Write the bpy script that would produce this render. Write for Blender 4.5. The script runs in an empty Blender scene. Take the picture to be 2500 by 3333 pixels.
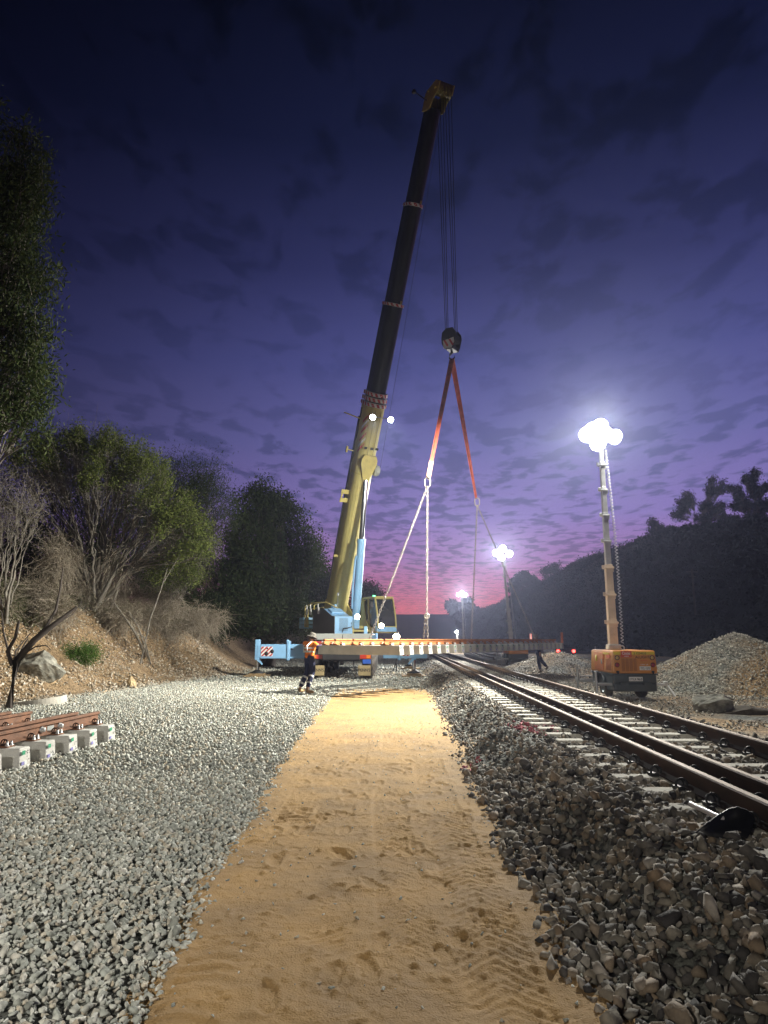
import bpy, bmesh, math, random
import numpy as np
from mathutils import Vector, Matrix
R = math.radians
random.seed(7); rng = np.random.default_rng(7)
scn = bpy.context.scene
COL = scn.collection
# ------------------------------------------------------------------ camera
TH = R(10.15); F = 2312.0; CZ = 1.6
cam_d = bpy.data.cameras.new('camera'); cam = bpy.data.objects.new('camera', cam_d); COL.objects.link(cam)
cam.location = (0, 0, CZ); cam.rotation_euler = (R(90)+TH, 0, 0)
cam_d.sensor_fit = 'VERTICAL'; cam_d.sensor_height = 24; cam_d.lens = F/3333*24
cam_d.clip_start = 0.05; cam_d.clip_end = 8000
scn.camera = cam
def at(px, py, Y):
    u = (px-1250)/F; w = (1666.5-py)/F
    dy = math.cos(TH)-w*math.sin(TH); dz = math.sin(TH)+w*math.cos(TH)
    t = Y/dy
    return Vector((u*t, Y, CZ+t*dz))
# ------------------------------------------------------------------ materials
MATS = {}
def nmat(name): 
    m = bpy.data.materials.new(name); m.use_nodes = True; nt = m.node_tree
    return m, nt, nt.nodes['Principled BSDF'], nt.nodes, nt.links
def mat(name, c, rough=.6, metal=0, var=.25, scale=3, bump=0, bscale=30, c2=None, spec=None, coat=0, trans=0, dirt=0):
    if name in MATS: return MATS[name]
    m, nt, P, N, L = nmat(name)
    tc = N.new('ShaderNodeTexCoord'); nz = N.new('ShaderNodeTexNoise')
    nz.inputs['Scale'].default_value = scale; nz.inputs['Detail'].default_value = 6; nz.inputs['Roughness'].default_value = .6
    L.new(tc.outputs['Object'], nz.inputs['Vector'])
    mx = N.new('ShaderNodeMix'); mx.data_type = 'RGBA'
    if c2 is None: c2 = tuple(x*(1-var) for x in c)
    mx.inputs['A'].default_value = (*c2, 1); mx.inputs['B'].default_value = (*c, 1)
    mr = N.new('ShaderNodeMapRange'); mr.inputs['From Min'].default_value = .35; mr.inputs['From Max'].default_value = .62
    L.new(nz.outputs['Fac'], mr.inputs['Value']); L.new(mr.outputs['Result'], mx.inputs['Factor'])
    out = mx.outputs['Result']
    if dirt:
        n2 = N.new('ShaderNodeTexNoise'); n2.inputs['Scale'].default_value = scale*2.3; n2.inputs['Detail'].default_value = 8; n2.inputs['Roughness'].default_value = .7
        L.new(tc.outputs['Object'], n2.inputs['Vector'])
        r2 = N.new('ShaderNodeMapRange'); r2.inputs['From Min'].default_value = .55; r2.inputs['From Max'].default_value = .75; r2.inputs['To Max'].default_value = dirt
        L.new(n2.outputs['Fac'], r2.inputs['Value'])
        m2 = N.new('ShaderNodeMix'); m2.data_type = 'RGBA'; m2.inputs['B'].default_value = (.12, .095, .06, 1)
        L.new(out, m2.inputs['A']); L.new(r2.outputs['Result'], m2.inputs['Factor']); out = m2.outputs['Result']
    L.new(out, P.inputs['Base Color'])
    rr = N.new('ShaderNodeMapRange'); rr.inputs['To Min'].default_value = max(rough-.12, .03); rr.inputs['To Max'].default_value = min(rough+.15, 1)
    L.new(nz.outputs['Fac'], rr.inputs['Value']); L.new(rr.outputs['Result'], P.inputs['Roughness'])
    P.inputs['Metallic'].default_value = metal
    if spec is not None: P.inputs['Specular IOR Level'].default_value = spec
    if coat: P.inputs['Coat Weight'].default_value = coat
    if trans: P.inputs['Transmission Weight'].default_value = trans
    if bump:
        nb = N.new('ShaderNodeTexNoise'); nb.inputs['Scale'].default_value = bscale; nb.inputs['Detail'].default_value = 5
        L.new(tc.outputs['Object'], nb.inputs['Vector'])
        b = N.new('ShaderNodeBump'); b.inputs['Strength'].default_value = 1; b.inputs['Distance'].default_value = bump
        L.new(nb.outputs['Fac'], b.inputs['Height']); L.new(b.outputs['Normal'], P.inputs['Normal'])
    MATS[name] = m; return m
def emis(name, c, s):
    m, nt, P, N, L = nmat(name)
    P.inputs['Base Color'].default_value = (.8, .8, .8, 1)
    P.inputs['Emission Color'].default_value = (*c, 1); P.inputs['Emission Strength'].default_value = s
    MATS[name] = m; return m
def stone_mat(name, cols, pink=False, rough=.85, vscale=18):
    m, nt, P, N, L = nmat(name)
    a = N.new('ShaderNodeAttribute'); a.attribute_name = 'rnd'
    cr = N.new('ShaderNodeValToRGB'); cr.color_ramp.interpolation = 'LINEAR'
    E = cr.color_ramp.elements
    while len(E) < len(cols): E.new(.5)
    for i, c in enumerate(cols):
        E[i].position = i/(len(cols)-1); E[i].color = (*c, 1)
    L.new(a.outputs['Fac'], cr.inputs['Fac'])
    tc = N.new('ShaderNodeTexCoord'); nz = N.new('ShaderNodeTexNoise'); nz.inputs['Scale'].default_value = vscale; nz.inputs['Detail'].default_value = 6
    L.new(tc.outputs['Object'], nz.inputs['Vector'])
    mr = N.new('ShaderNodeMapRange'); mr.inputs['From Min'].default_value = .3; mr.inputs['From Max'].default_value = .7; mr.inputs['To Min'].default_value = .6; mr.inputs['To Max'].default_value = 1.2
    L.new(nz.outputs['Fac'], mr.inputs['Value'])
    mx = N.new('ShaderNodeMix'); mx.data_type = 'RGBA'; mx.blend_type = 'MULTIPLY'; mx.inputs['Factor'].default_value = 1
    L.new(cr.outputs['Color'], mx.inputs['A']); L.new(mr.outputs['Result'], mx.inputs['B'])
    out = mx.outputs['Result']
    if pink:
        g = N.new('ShaderNodeMath'); g.operation = 'GREATER_THAN'; g.inputs[1].default_value = 1.5
        L.new(a.outputs['Fac'], g.inputs[0])
        m2 = N.new('ShaderNodeMix'); m2.data_type = 'RGBA'; m2.inputs['B'].default_value = (.34, .10, .12, 1)
        L.new(out, m2.inputs['A']); L.new(g.outputs[0], m2.inputs['Factor']); out = m2.outputs['Result']
    L.new(out, P.inputs['Base Color']); P.inputs['Roughness'].default_value = rough
    nb = N.new('ShaderNodeTexNoise'); nb.inputs['Scale'].default_value = 120; nb.inputs['Detail'].default_value = 4; L.new(tc.outputs['Object'], nb.inputs['Vector'])
    b = N.new('ShaderNodeBump'); b.inputs['Distance'].default_value = .004; L.new(nb.outputs['Fac'], b.inputs['Height']); L.new(b.outputs['Normal'], P.inputs['Normal'])
    MATS[name] = m; return m

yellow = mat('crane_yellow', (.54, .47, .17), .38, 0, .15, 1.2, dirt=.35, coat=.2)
yellow2 = mat('frame_yellow', (.50, .42, .13), .5, 0, .2, 2, dirt=.5)
blue = mat('crane_blue', (.25, .49, .76), .38, 0, .12, 1.5, dirt=.25, coat=.2)
blue_shade = mat('side_panel_shade', (.07, .085, .095), .5, 0, .2, 1.5)  # blue housing side seen in shadow; the shade is put into this dark colour
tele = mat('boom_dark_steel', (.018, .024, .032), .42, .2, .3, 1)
grey_p = mat('grey_deck_paint', (.34, .36, .34), .5, 0, .15, 2, dirt=.4)
dark = mat('dark_steel', (.035, .035, .038), .6, .3, .3, 4, bump=.002)
rubber = mat('tyre_rubber', (.045, .042, .038), .85, 0, .4, 6, bump=.004, c2=(.12, .105, .08))
chrome = mat('chrome_rod', (.62, .64, .68), .15, 1, .1, 2)
galv = mat('galvanised_steel', (.50, .51, .50), .42, .7, .2, 6)
white_p = mat('white_paint', (.75, .75, .72), .5, 0, .1, 4)
red_p = mat('red_paint', (.50, .05, .06), .5, 0, .2, 4)
black_p = mat('black_paint', (.015, .015, .017), .5, 0, .2, 4)
conc = mat('sleeper_concrete', (.58, .57, .52), .85, 0, .18, 3, bump=.003, bscale=60, dirt=.25)
conc_old = mat('weathered_concrete', (.52, .49, .42), .88, 0, .3, 4, bump=.004, bscale=50, dirt=.7)
rust = mat('rusted_rail', (.23, .11, .06), .75, .25, .45, 5, bump=.002, bscale=80)
rust_o = mat('rusted_rail_fresh', (.55, .21, .07), .7, .15, .35, 4, bump=.002, bscale=80)
rust_d = mat('rusted_rail_dark', (.075, .042, .03), .7, .4, .45, 4, bump=.002, bscale=80)
railtop = mat('polished_rail_head', (.25, .19, .14), .66, .3, .35, 8, c2=(.16, .10, .065))
green_l = mat('green_label', (.03, .32, .16), .6, 0, .2, 30)
purple_l = mat('purple_label', (.30, .28, .62), .6, 0, .5, 60)
ink = mat('stencil_ink', (.12, .13, .13), .8, 0, .3, 20)
glass = mat('dark_cab_glass', (.02, .025, .03), .06, 0, .1, 2, spec=.8)
orange_t = mat('tower_orange', (.62, .25, .05), .42, 0, .15, 2.5, dirt=.25)
orange_l = mat('tower_orange_panel', (.66, .20, .06), .45, 0, .2, 3, dirt=.2)
yel_t = mat('tower_yellow_band', (.70, .55, .05), .5, 0, .1, 3)
slate = mat('tower_slate_base', (.075, .09, .095), .5, 0, .2, 3, dirt=.4)
mast_t = mat('mast_painted', (.62, .49, .36), .5, 0, .2, 3, dirt=.2)
timber = mat('timber_mat', (.36, .25, .13), .85, 0, .35, 6, bump=.004, bscale=20)
sling_m = mat('orange_webbing', (.56, .11, .06), .8, 0, .35, 5, bump=.003, bscale=60)
steel_c = mat('chain_steel', (.42, .38, .34), .45, .7, .35, 9)
skin_m = mat('skin', (.45, .26, .18), .6, 0, .1, 8)
hivis = mat('hi_vis_orange', (.85, .22, .02), .75, 0, .15, 8, bump=.004, bscale=25)
navy = mat('navy_cloth', (.022, .028, .075), .85, 0, .35, 6, bump=.006, bscale=18)
navy2 = mat('purple_blue_cloth', (.14, .12, .36), .8, 0, .2, 6, bump=.006, bscale=18)
refl = mat('reflective_tape', (.72, .72, .70), .35, .3, .1, 10)
boot = mat('tan_boot', (.42, .26, .12), .8, 0, .25, 10)
hatm = mat("felt_hat", (.11, .10, .085), .9, 0, .3, 12, bump=.003)
bark = mat('grey_bark', (.22, .20, .165), .9, 0, .45, 4, bump=.004, bscale=40)
bark_d = mat('dark_bark', (.075, .06, .05), .9, 0, .4, 4, bump=.004, bscale=40)
twig = mat('dry_twigs', (.34, .29, .22), .9, 0, .4, 2)
def leaf_mat(name, c, c2, sc=.6):
    m, nt, P, N, L = nmat(name)
    a = N.new('ShaderNodeAttribute'); a.attribute_name = 'rnd'
    mx = N.new('ShaderNodeMix'); mx.data_type = 'RGBA'; mx.inputs['A'].default_value = (*c, 1); mx.inputs['B'].default_value = (*c2, 1)
    L.new(a.outputs['Fac'], mx.inputs['Factor']); L.new(mx.outputs['Result'], P.inputs['Base Color'])
    P.inputs['Roughness'].default_value = .8; P.inputs['Specular IOR Level'].default_value = .2
    T = N.new('ShaderNodeBsdfTranslucent'); L.new(mx.outputs['Result'], T.inputs['Color'])
    ms = N.new('ShaderNodeMixShader'); ms.inputs[0].default_value = .25
    L.new(P.outputs[0], ms.inputs[1]); L.new(T.outputs[0], ms.inputs[2]); L.new(ms.outputs[0], N['Material Output'].inputs['Surface'])
    return m
leaf_g = leaf_mat('wattle_leaves', (.05, .075, .016), (.17, .20, .05))
leaf_e = leaf_mat('eucalypt_leaves', (.025, .045, .012), (.075, .095, .03))
leaf_d = leaf_mat('dark_leaves', (.02, .035, .012), (.05, .065, .025))
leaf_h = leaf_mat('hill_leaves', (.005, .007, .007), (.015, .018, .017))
leaf_b = leaf_mat('brown_grey_leaves', (.10, .085, .055), (.20, .175, .12))
leaf_o = leaf_mat('olive_scrub_leaves', (.055, .065, .028), (.12, .12, .06))
grass_m = leaf_mat('green_weeds', (.03, .085, .015), (.10, .17, .03))

# ------------------------------------------------------------------ object helpers
def tag(o, label=None, cat=None, group=None, kind=None):
    if label: o['label'] = label
    if cat: o['category'] = cat
    if group: o['group'] = group
    if kind: o['kind'] = kind
    return o
WM = {}
def empty(name, loc, label, cat, rz=0, group=None):
    o = bpy.data.objects.new(name, None); COL.objects.link(o); o.empty_display_size = .3
    o.location = loc; o.rotation_euler = (0, 0, rz)
    WM[o.name] = Matrix.Translation(Vector(loc)) @ Matrix.Rotation(rz, 4, 'Z')
    return tag(o, label, cat, group)
def wm(o):
    return WM.get(o.name, Matrix.Identity(4)) if o else Matrix.Identity(4)
def link(name, me, parent=None, origin=None):
    """mesh data given in world coordinates; re-expressed in the parent's frame"""
    o = bpy.data.objects.new(name, me); COL.objects.link(o)
    M = wm(parent)
    if parent:
        o.parent = parent; me.transform(M.inverted()); WM[o.name] = M
    else:
        if origin is None: origin = (0, 0, 0)
        me.transform(Matrix.Translation(-Vector(origin))); o.location = origin; WM[o.name] = Matrix.Translation(Vector(origin))
    return o
def np_mesh(name, V, Fc, m, rnd=None, smooth=False):
    """V (n,3), Fc list of arrays (m,k)"""
    me = bpy.data.meshes.new(name)
    if not isinstance(Fc, list): Fc = [Fc]
    Fc = [np.asarray(f, np.int32) for f in Fc if len(f)]
    V = np.asarray(V, np.float32)
    me.vertices.add(len(V)); me.vertices.foreach_set('co', V.ravel())
    loops = np.concatenate([f.ravel() for f in Fc]); tot = np.concatenate([np.full(len(f), f.shape[1], np.int32) for f in Fc])
    st = np.concatenate([[0], np.cumsum(tot)[:-1]]).astype(np.int32)
    me.loops.add(len(loops)); me.loops.foreach_set('vertex_index', loops)
    me.polygons.add(len(tot)); me.polygons.foreach_set('loop_start', st); me.polygons.foreach_set('loop_total', tot)
    if smooth: me.polygons.foreach_set('use_smooth', np.ones(len(tot), bool))
    me.update(calc_edges=True)
    if rnd is not None:
        a = me.attributes.new('rnd', 'FLOAT', 'POINT'); a.data.foreach_set('value', np.asarray(rnd, np.float32))
    me.materials.append(m); return me
def frame(d, up=Vector((0, 0, 1))):
    d = d.normalized()
    if abs(d.dot(up)) > .99: up = Vector((1, 0, 0))
    s = d.cross(up).normalized(); u = s.cross(d).normalized()
    return s, u
class MB:
    def __init__(s): s.v = []; s.f = []; s.sm = []; s.mi = []; s.cur = 0
    def add(s, vs, fs, sm=False):
        n = len(s.v); s.v += [tuple(v) for v in vs]
        for f in fs: s.f.append([i+n for i in f]); s.sm.append(sm); s.mi.append(s.cur)
    def hexa(s, p): s.add(p, [(0,3,2,1),(4,5,6,7),(0,1,5,4),(1,2,6,5),(2,3,7,6),(3,0,4,7)]); return s
    def box(s, c, sz, ax=None):
        c = Vector(c); X, Y, Z = ax if ax else (Vector((1,0,0)), Vector((0,1,0)), Vector((0,0,1)))
        a, b, d = X*sz[0]/2, Y*sz[1]/2, Z*sz[2]/2
        return s.hexa([c-a-b-d, c+a-b-d, c+a+b-d, c-a+b-d, c-a-b+d, c+a-b+d, c+a+b+d, c-a+b+d])
    def bb(s, c, sz, ax=None, bv=.02):
        """box with chamfered edges"""
        c = Vector(c); X, Y, Z = ax if ax else (Vector((1,0,0)), Vector((0,1,0)), Vector((0,0,1)))
        bm = bmesh.new(); bmesh.ops.create_cube(bm, size=1)
        for v in bm.verts: v.co = Vector((v.co.x*sz[0], v.co.y*sz[1], v.co.z*sz[2]))
        bmesh.ops.bevel(bm, geom=bm.edges[:], offset=min(bv, min(sz)*.4), segments=2, affect='EDGES', profile=.5)
        bm.verts.index_update()
        s.add([c+X*v.co.x+Y*v.co.y+Z*v.co.z for v in bm.verts], [[v.index for v in f.verts] for f in bm.faces]); bm.free(); return s
    def tube(s, p, q, r0, r1=None, n=12, cap=True, sm=True):
        p = Vector(p); q = Vector(q); r1 = r0 if r1 is None else r1
        a, b = frame(q-p); vs = []
        for (c, r) in ((p, r0), (q, r1)):
            for i in range(n):
                t = 2*math.pi*i/n; vs.append(c+a*math.cos(t)*r+b*math.sin(t)*r)
        s.add(vs, [(i, (i+1) % n, n+(i+1) % n, n+i) for i in range(n)], sm)
        if cap: s.add(vs, [tuple(range(n))[::-1], tuple(range(n, 2*n))])
        return s
    def path(s, pts, r, n=6, r1=None):
        pts = [Vector(p) for p in pts]; m = len(pts); vs = []
        for i, p in enumerate(pts):
            d = (pts[min(i+1, m-1)]-pts[max(i-1, 0)])
            a, b = frame(d); rr = r if r1 is None else r+(r1-r)*i/(m-1)
            for k in range(n):
                t = 2*math.pi*k/n; vs.append(p+a*math.cos(t)*rr+b*math.sin(t)*rr)
        fs = [(i*n+k, i*n+(k+1) % n, (i+1)*n+(k+1) % n, (i+1)*n+k) for i in range(m-1) for k in range(n)]
        s.add(vs, fs, True); s.add(vs, [tuple(range(n))[::-1], tuple(range((m-1)*n, m*n))]); return s
    def prism(s, poly, o, X, Y, D):
        """polygon (2d) in plane o,X,Y extruded by vector D"""
        o = Vector(o); n = len(poly); base = [o+X*a+Y*b for a, b in poly]
        s.add(base+[p+D for p in base], [tuple(range(n))[::-1], tuple(range(n, 2*n))]+[(i, (i+1) % n, n+(i+1) % n, n+i) for i in range(n)]); return s
    def lathe(s, prof, o, ax, n=24, sm=True):
        o = Vector(o); ax = Vector(ax).normalized(); a, b = frame(ax); vs = []
        for (r, h) in prof:
            for i in range(n):
                t = 2*math.pi*i/n; vs.append(o+ax*h+a*math.cos(t)*r+b*math.sin(t)*r)
        m = len(prof)
        s.add(vs, [(j*n+i, j*n+(i+1) % n, (j+1)*n+(i+1) % n, (j+1)*n+i) for j in range(m-1) for i in range(n)], sm); return s
    def torus(s, c, ax, R0, r, n=20, k=6, stretch=None, a0=0, a1=2*math.pi):
        c = Vector(c); a, b = frame(Vector(ax)); pts = []
        full = abs(a1-a0-2*math.pi) < 1e-6; cnt = n if full else n+1
        vs = []
        axn = Vector(ax).normalized()
        for i in range(cnt):
            t = a0+(a1-a0)*i/n; d = a*math.cos(t)+b*math.sin(t)
            cc = c+d*R0
            if stretch: cc += stretch*(1 if d.dot(stretch) > 0 else -1)
            for j in range(k):
                u = 2*math.pi*j/k; vs.append(cc+d*math.cos(u)*r+axn*math.sin(u)*r)
        m = cnt if full else cnt-1
        s.add(vs, [(i*k+j, ((i+1) % cnt)*k+j, ((i+1) % cnt)*k+(j+1) % k, i*k+(j+1) % k) for i in range(m) for j in range(k)], True); return s
    def quad(s, a, b, c, d): s.add([a, b, c, d], [(0, 1, 2, 3)]); return s
    def build(s, name, m, parent=None, origin=None):
        me = bpy.data.meshes.new(name); me.from_pydata([tuple(v) for v in s.v], [], s.f)
        me.polygons.foreach_set('use_smooth', s.sm)
        for x in (m if isinstance(m, (list, tuple)) else [m]): me.materials.append(x)
        if isinstance(m, (list, tuple)): me.polygons.foreach_set('material_index', s.mi)
        me.update(); bm = bmesh.new(); bm.from_mesh(me)
        bmesh.ops.recalc_face_normals(bm, faces=bm.faces[:]); bm.to_mesh(me); bm.free()
        return link(name, me, parent, origin)
def text_part(name, txt, size, o, X, Y, m, parent, depth=.003, align='LEFT', width=None):
    cu = bpy.data.curves.new(name, 'FONT'); cu.body = txt; cu.size = size; cu.extrude = depth; cu.align_x = align; cu.offset = size*.008
    ob = bpy.data.objects.new(name, cu); COL.objects.link(ob)
    dg = bpy.context.evaluated_depsgraph_get(); me = bpy.data.meshes.new_from_object(ob.evaluated_get(dg))
    bpy.data.objects.remove(ob)
    Z = X.cross(Y)
    if width:
        xs = [v.co.x for v in me.vertices]; w = max(xs)-min(xs); k = width/w
        for v in me.vertices: v.co.x = (v.co.x-min(xs))*k
    M = Matrix(((X.x, Y.x, Z.x, o[0]), (X.y, Y.y, Z.y, o[1]), (X.z, Y.z, Z.z, o[2]), (0, 0, 0, 1)))
    me.transform(M); me.materials.clear(); me.materials.append(m); me.name = name
    return link(name, me, parent)
VX, VY, VZ = Vector((1, 0, 0)), Vector((0, 1, 0)), Vector((0, 0, 1))
# ------------------------------------------------------------------ noise
def hash2(ix, iy, s):
    h = (ix.astype(np.int64)*374761393+iy.astype(np.int64)*668265263+s*1442695041) & 0x7fffffff
    h = ((h ^ (h >> 13))*1274126177) & 0x7fffffff
    return ((h ^ (h >> 16)) & 0xffff)/65535.0
def vnoise(x, y, sc, seed=0):
    x = np.asarray(x, float)/sc; y = np.asarray(y, float)/sc; ix = np.floor(x); iy = np.floor(y); fx = x-ix; fy = y-iy
    fx = fx*fx*(3-2*fx); fy = fy*fy*(3-2*fy)
    a = hash2(ix, iy, seed); b = hash2(ix+1, iy, seed); c = hash2(ix, iy+1, seed); d = hash2(ix+1, iy+1, seed)
    return (a*(1-fx)+b*fx)*(1-fy)+(c*(1-fx)+d*fx)*fy
def fbm(x, y, sc, oct=4, seed=0):
    s = 0; a = 1; t = 0
    for i in range(oct): s = s+a*(vnoise(x, y, sc/2**i, seed+i)-.5); t += a; a *= .5
    return s/t*2
def ss(a, b, x): t = np.clip((x-a)/(b-a), 0, 1); return t*t*(3-2*t)
# ------------------------------------------------------------------ terrain
def toe(y):  # foot of the left bank
    return np.interp(y, [0, 12, 18, 24, 29, 34, 42, 60, 90, 200], [-11, -9.6, -8.7, -8.1, -7.3, -6.6, -7.0, -8, -10, -14])
XA = 2.45; XB = 2.80; XC = 3.88; SK = .0203; ZT = .53
def trackx(y): return SK*np.asarray(y)
def height(x, y):
    x = np.asarray(x, float); y = np.asarray(y, float)
    d = toe(y)-x
    n = fbm(x, y, 3.0, 4, 11)
    bank = 2.3*ss(0, 4.8, d)+.35*np.clip(d-3.5, 0, 40)*ss(3, 8, d)*.5+ss(1, 4, d)*n*.5+ss(0, 1.2, d)*fbm(x, y, .8, 3, 5)*.18
    bank = bank+ss(2.2, 3.2, d)*ss(6, 4.4, d)*(np.abs(fbm(x*.6, y, .55, 3, 77))*.55+np.abs(fbm(x, y, 1.4, 2, 78))*.5)
    bank = np.where(d > 0, bank, 0)
    g = .03*ss(-1.25, -1.7, x)*1.0+fbm(x, y, 1.6, 3, 2)*.025*ss(-1.3, -2.2, x)
    # railway formation
    u = x-trackx(y)
    lump = 1+.35*fbm(x, y, 1.3, 3, 21)
    foot = np.interp(y, [0, 8, 14, 22, 40], [.93, .98, 1.12, 1.36, 1.9])+.08*fbm(y, y*0, 1.2, 2, 8)
    left = ss(foot, foot+.95, x)*.345*np.clip(lump, .7, 1.5)
    left = np.minimum(left, .40)
    left = left*(1-ss(38, 60, y)*.75)
    right = 1-ss(4.45, 5.6, u)
    crib = np.where((u > XA-.55) & (u < XC+.5), .325, left)
    f = np.where(u > (XA-.75), np.minimum(crib, .345), left)*np.where(u > 4, right, 1)
    f = np.where((u > XA-.55) & (u < 4.4) & (y > 38), np.maximum(f, .325*1), f)
    f = f+np.where((u > 1.0) & (u < XA-.35), (fbm(x, y, .70, 2, 33)*.30-.05)*ss(XA-.55, XA-1.05, u)*ss(1.0, 1.3, u), 0)
    rg = ss(4.6, 6, u)*(fbm(x, y, 2.0, 3, 4)*.06+.02)
    m1 = mound(x, y, 11.25, 23.0, 3.55, 1.85)
    m2 = mound(x, y, 8.9, 37.5, 2.9, 1.0)
    m3 = mound(x, y, 21, 38, 9, .7)
    hl = ss(14, 60, x)*0
    return g+bank+f+rg+m1+m2+m3+hl-0.9*ss(45, 120, np.abs(x)+0*y)*0
def mound(x, y, cx, cy, r, h):
    d = np.hypot(x-cx, (y-cy)*1.0)*(1+.05*fbm(x, y, 2.2, 3, 55))
    return h*np.clip(1-np.sqrt(d*d+.10)/r+.03, 0, 1)
def axis(segs):
    out = []
    for a, b, s in segs: out += list(np.arange(a, b, s))
    out.append(segs[-1][1]); return np.array(out)
def ground_material():
    m, nt, P, N, L = nmat('ground_gravel_and_soil')
    g = N.new('ShaderNodeNewGeometry'); sp = N.new('ShaderNodeSeparateXYZ'); L.new(g.outputs['Position'], sp.inputs[0])
    v = N.new('ShaderNodeTexVoronoi'); v.inputs['Scale'].default_value = 16; L.new(g.outputs['Position'], v.inputs['Vector'])
    hsv = N.new('ShaderNodeSeparateColor'); L.new(v.outputs['Color'], hsv.inputs[0])
    def ramp(cs):
        r = N.new('ShaderNodeValToRGB'); E = r.color_ramp.elements
        while len(E) < len(cs): E.new(.5)
        for i, c in enumerate(cs): E[i].position = i/(len(cs)-1); E[i].color = (*c, 1)
        L.new(hsv.outputs[0], r.inputs['Fac']); return r.outputs['Color']
    grey = ramp([(.06, .06, .052), (.15, .155, .135), (.28, .28, .25)])
    brn = ramp([(.12, .08, .04), (.25, .165, .085), (.38, .27, .15)])
    nz = N.new('ShaderNodeTexNoise'); nz.inputs['Scale'].default_value = .55; nz.inputs['Detail'].default_value = 5; L.new(g.outputs['Position'], nz.inputs['Vector'])
    # bank side: x < -6.5 ; right side x > 5
    def rng_(sock, a, b):
        r = N.new('ShaderNodeMapRange'); r.inputs['From Min'].default_value = a; r.inputs['From Max'].default_value = b; L.new(sock, r.inputs['Value']); return r.outputs['Result']
    def math_(op, a, b):
        n = N.new('ShaderNodeMath'); n.operation = op
        for i, s in enumerate((a, b)):
            if isinstance(s, (int, float)): n.inputs[i].default_value = s
            else: L.new(s, n.inputs[i])
        return n.outputs[0]
    at_ = N.new('ShaderNodeAttribute'); at_.attribute_name = 'bank'
    rt = N.new('ShaderNodeAttribute'); rt.attribute_name = 'soil'
    k = math_('MAXIMUM', at_.outputs['Fac'], math_('MULTIPLY', rt.outputs['Fac'], rng_(nz.outputs['Fac'], .35, .55)))
    mx = N.new('ShaderNodeMix'); mx.data_type = 'RGBA'; L.new(k, mx.inputs['Factor']); L.new(grey, mx.inputs['A']); L.new(brn, mx.inputs['B'])
    L.new(mx.outputs['Result'], P.inputs['Base Color']); P.inputs['Roughness'].default_value = .9
    b = N.new('ShaderNodeBump'); b.inputs['Distance'].default_value = .05; b.invert = True
    L.new(v.outputs['Distance'], b.inputs['Height'])
    b2 = N.new('ShaderNodeBump'); b2.inputs['Distance'].default_value = .03
    n3 = N.new('ShaderNodeTexNoise'); n3.inputs['Scale'].default_value = 30; n3.inputs['Detail'].default_value = 5; L.new(g.outputs['Position'], n3.inputs['Vector'])
    L.new(n3.outputs['Fac'], b2.inputs['Height']); L.new(b.outputs['Normal'], b2.inputs['Normal']); L.new(b2.outputs['Normal'], P.inputs['Normal'])
    return m
xs = axis([(-2500, -300, 220), (-300, -60, 24), (-60, -20, 2.5), (-20, -12, .5), (-12, 13, .11), (13, 24, .5), (24, 60, 3), (60, 300, 24), (300, 2500, 220)])
ys = axis([(-200, -12, 15), (-12, 1, 1), (1, 16, .11), (16, 44, .22), (44, 110, 2), (110, 300, 20), (300, 4000, 300)])
GX, GY = np.meshgrid(xs, ys); GZ = height(GX, GY)-.012
GZ = np.where((np.abs(GX) < 1.15) & (GY < 24), GZ-.03, GZ)
nx, ny = len(xs), len(ys)
idx = np.arange(nx*ny).reshape(ny, nx)
Fq = np.stack([idx[:-1, :-1], idx[:-1, 1:], idx[1:, 1:], idx[1:, :-1]], -1).reshape(-1, 4)
me = np_mesh('ground', np.stack([GX, GY, GZ], -1).reshape(-1, 3), Fq, ground_material(), smooth=True)
dbank = (toe(GY)-GX)
a = me.attributes.new('bank', 'FLOAT', 'POINT'); a.data.foreach_set('value', np.clip(dbank/.5, 0, 1).astype(np.float32).ravel())
a = me.attributes.new('soil', 'FLOAT', 'POINT'); a.data.foreach_set('value', (ss(5, 6, GX-trackx(GY))).astype(np.float32).ravel())
tag(link('ground', me), kind='structure')
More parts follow.
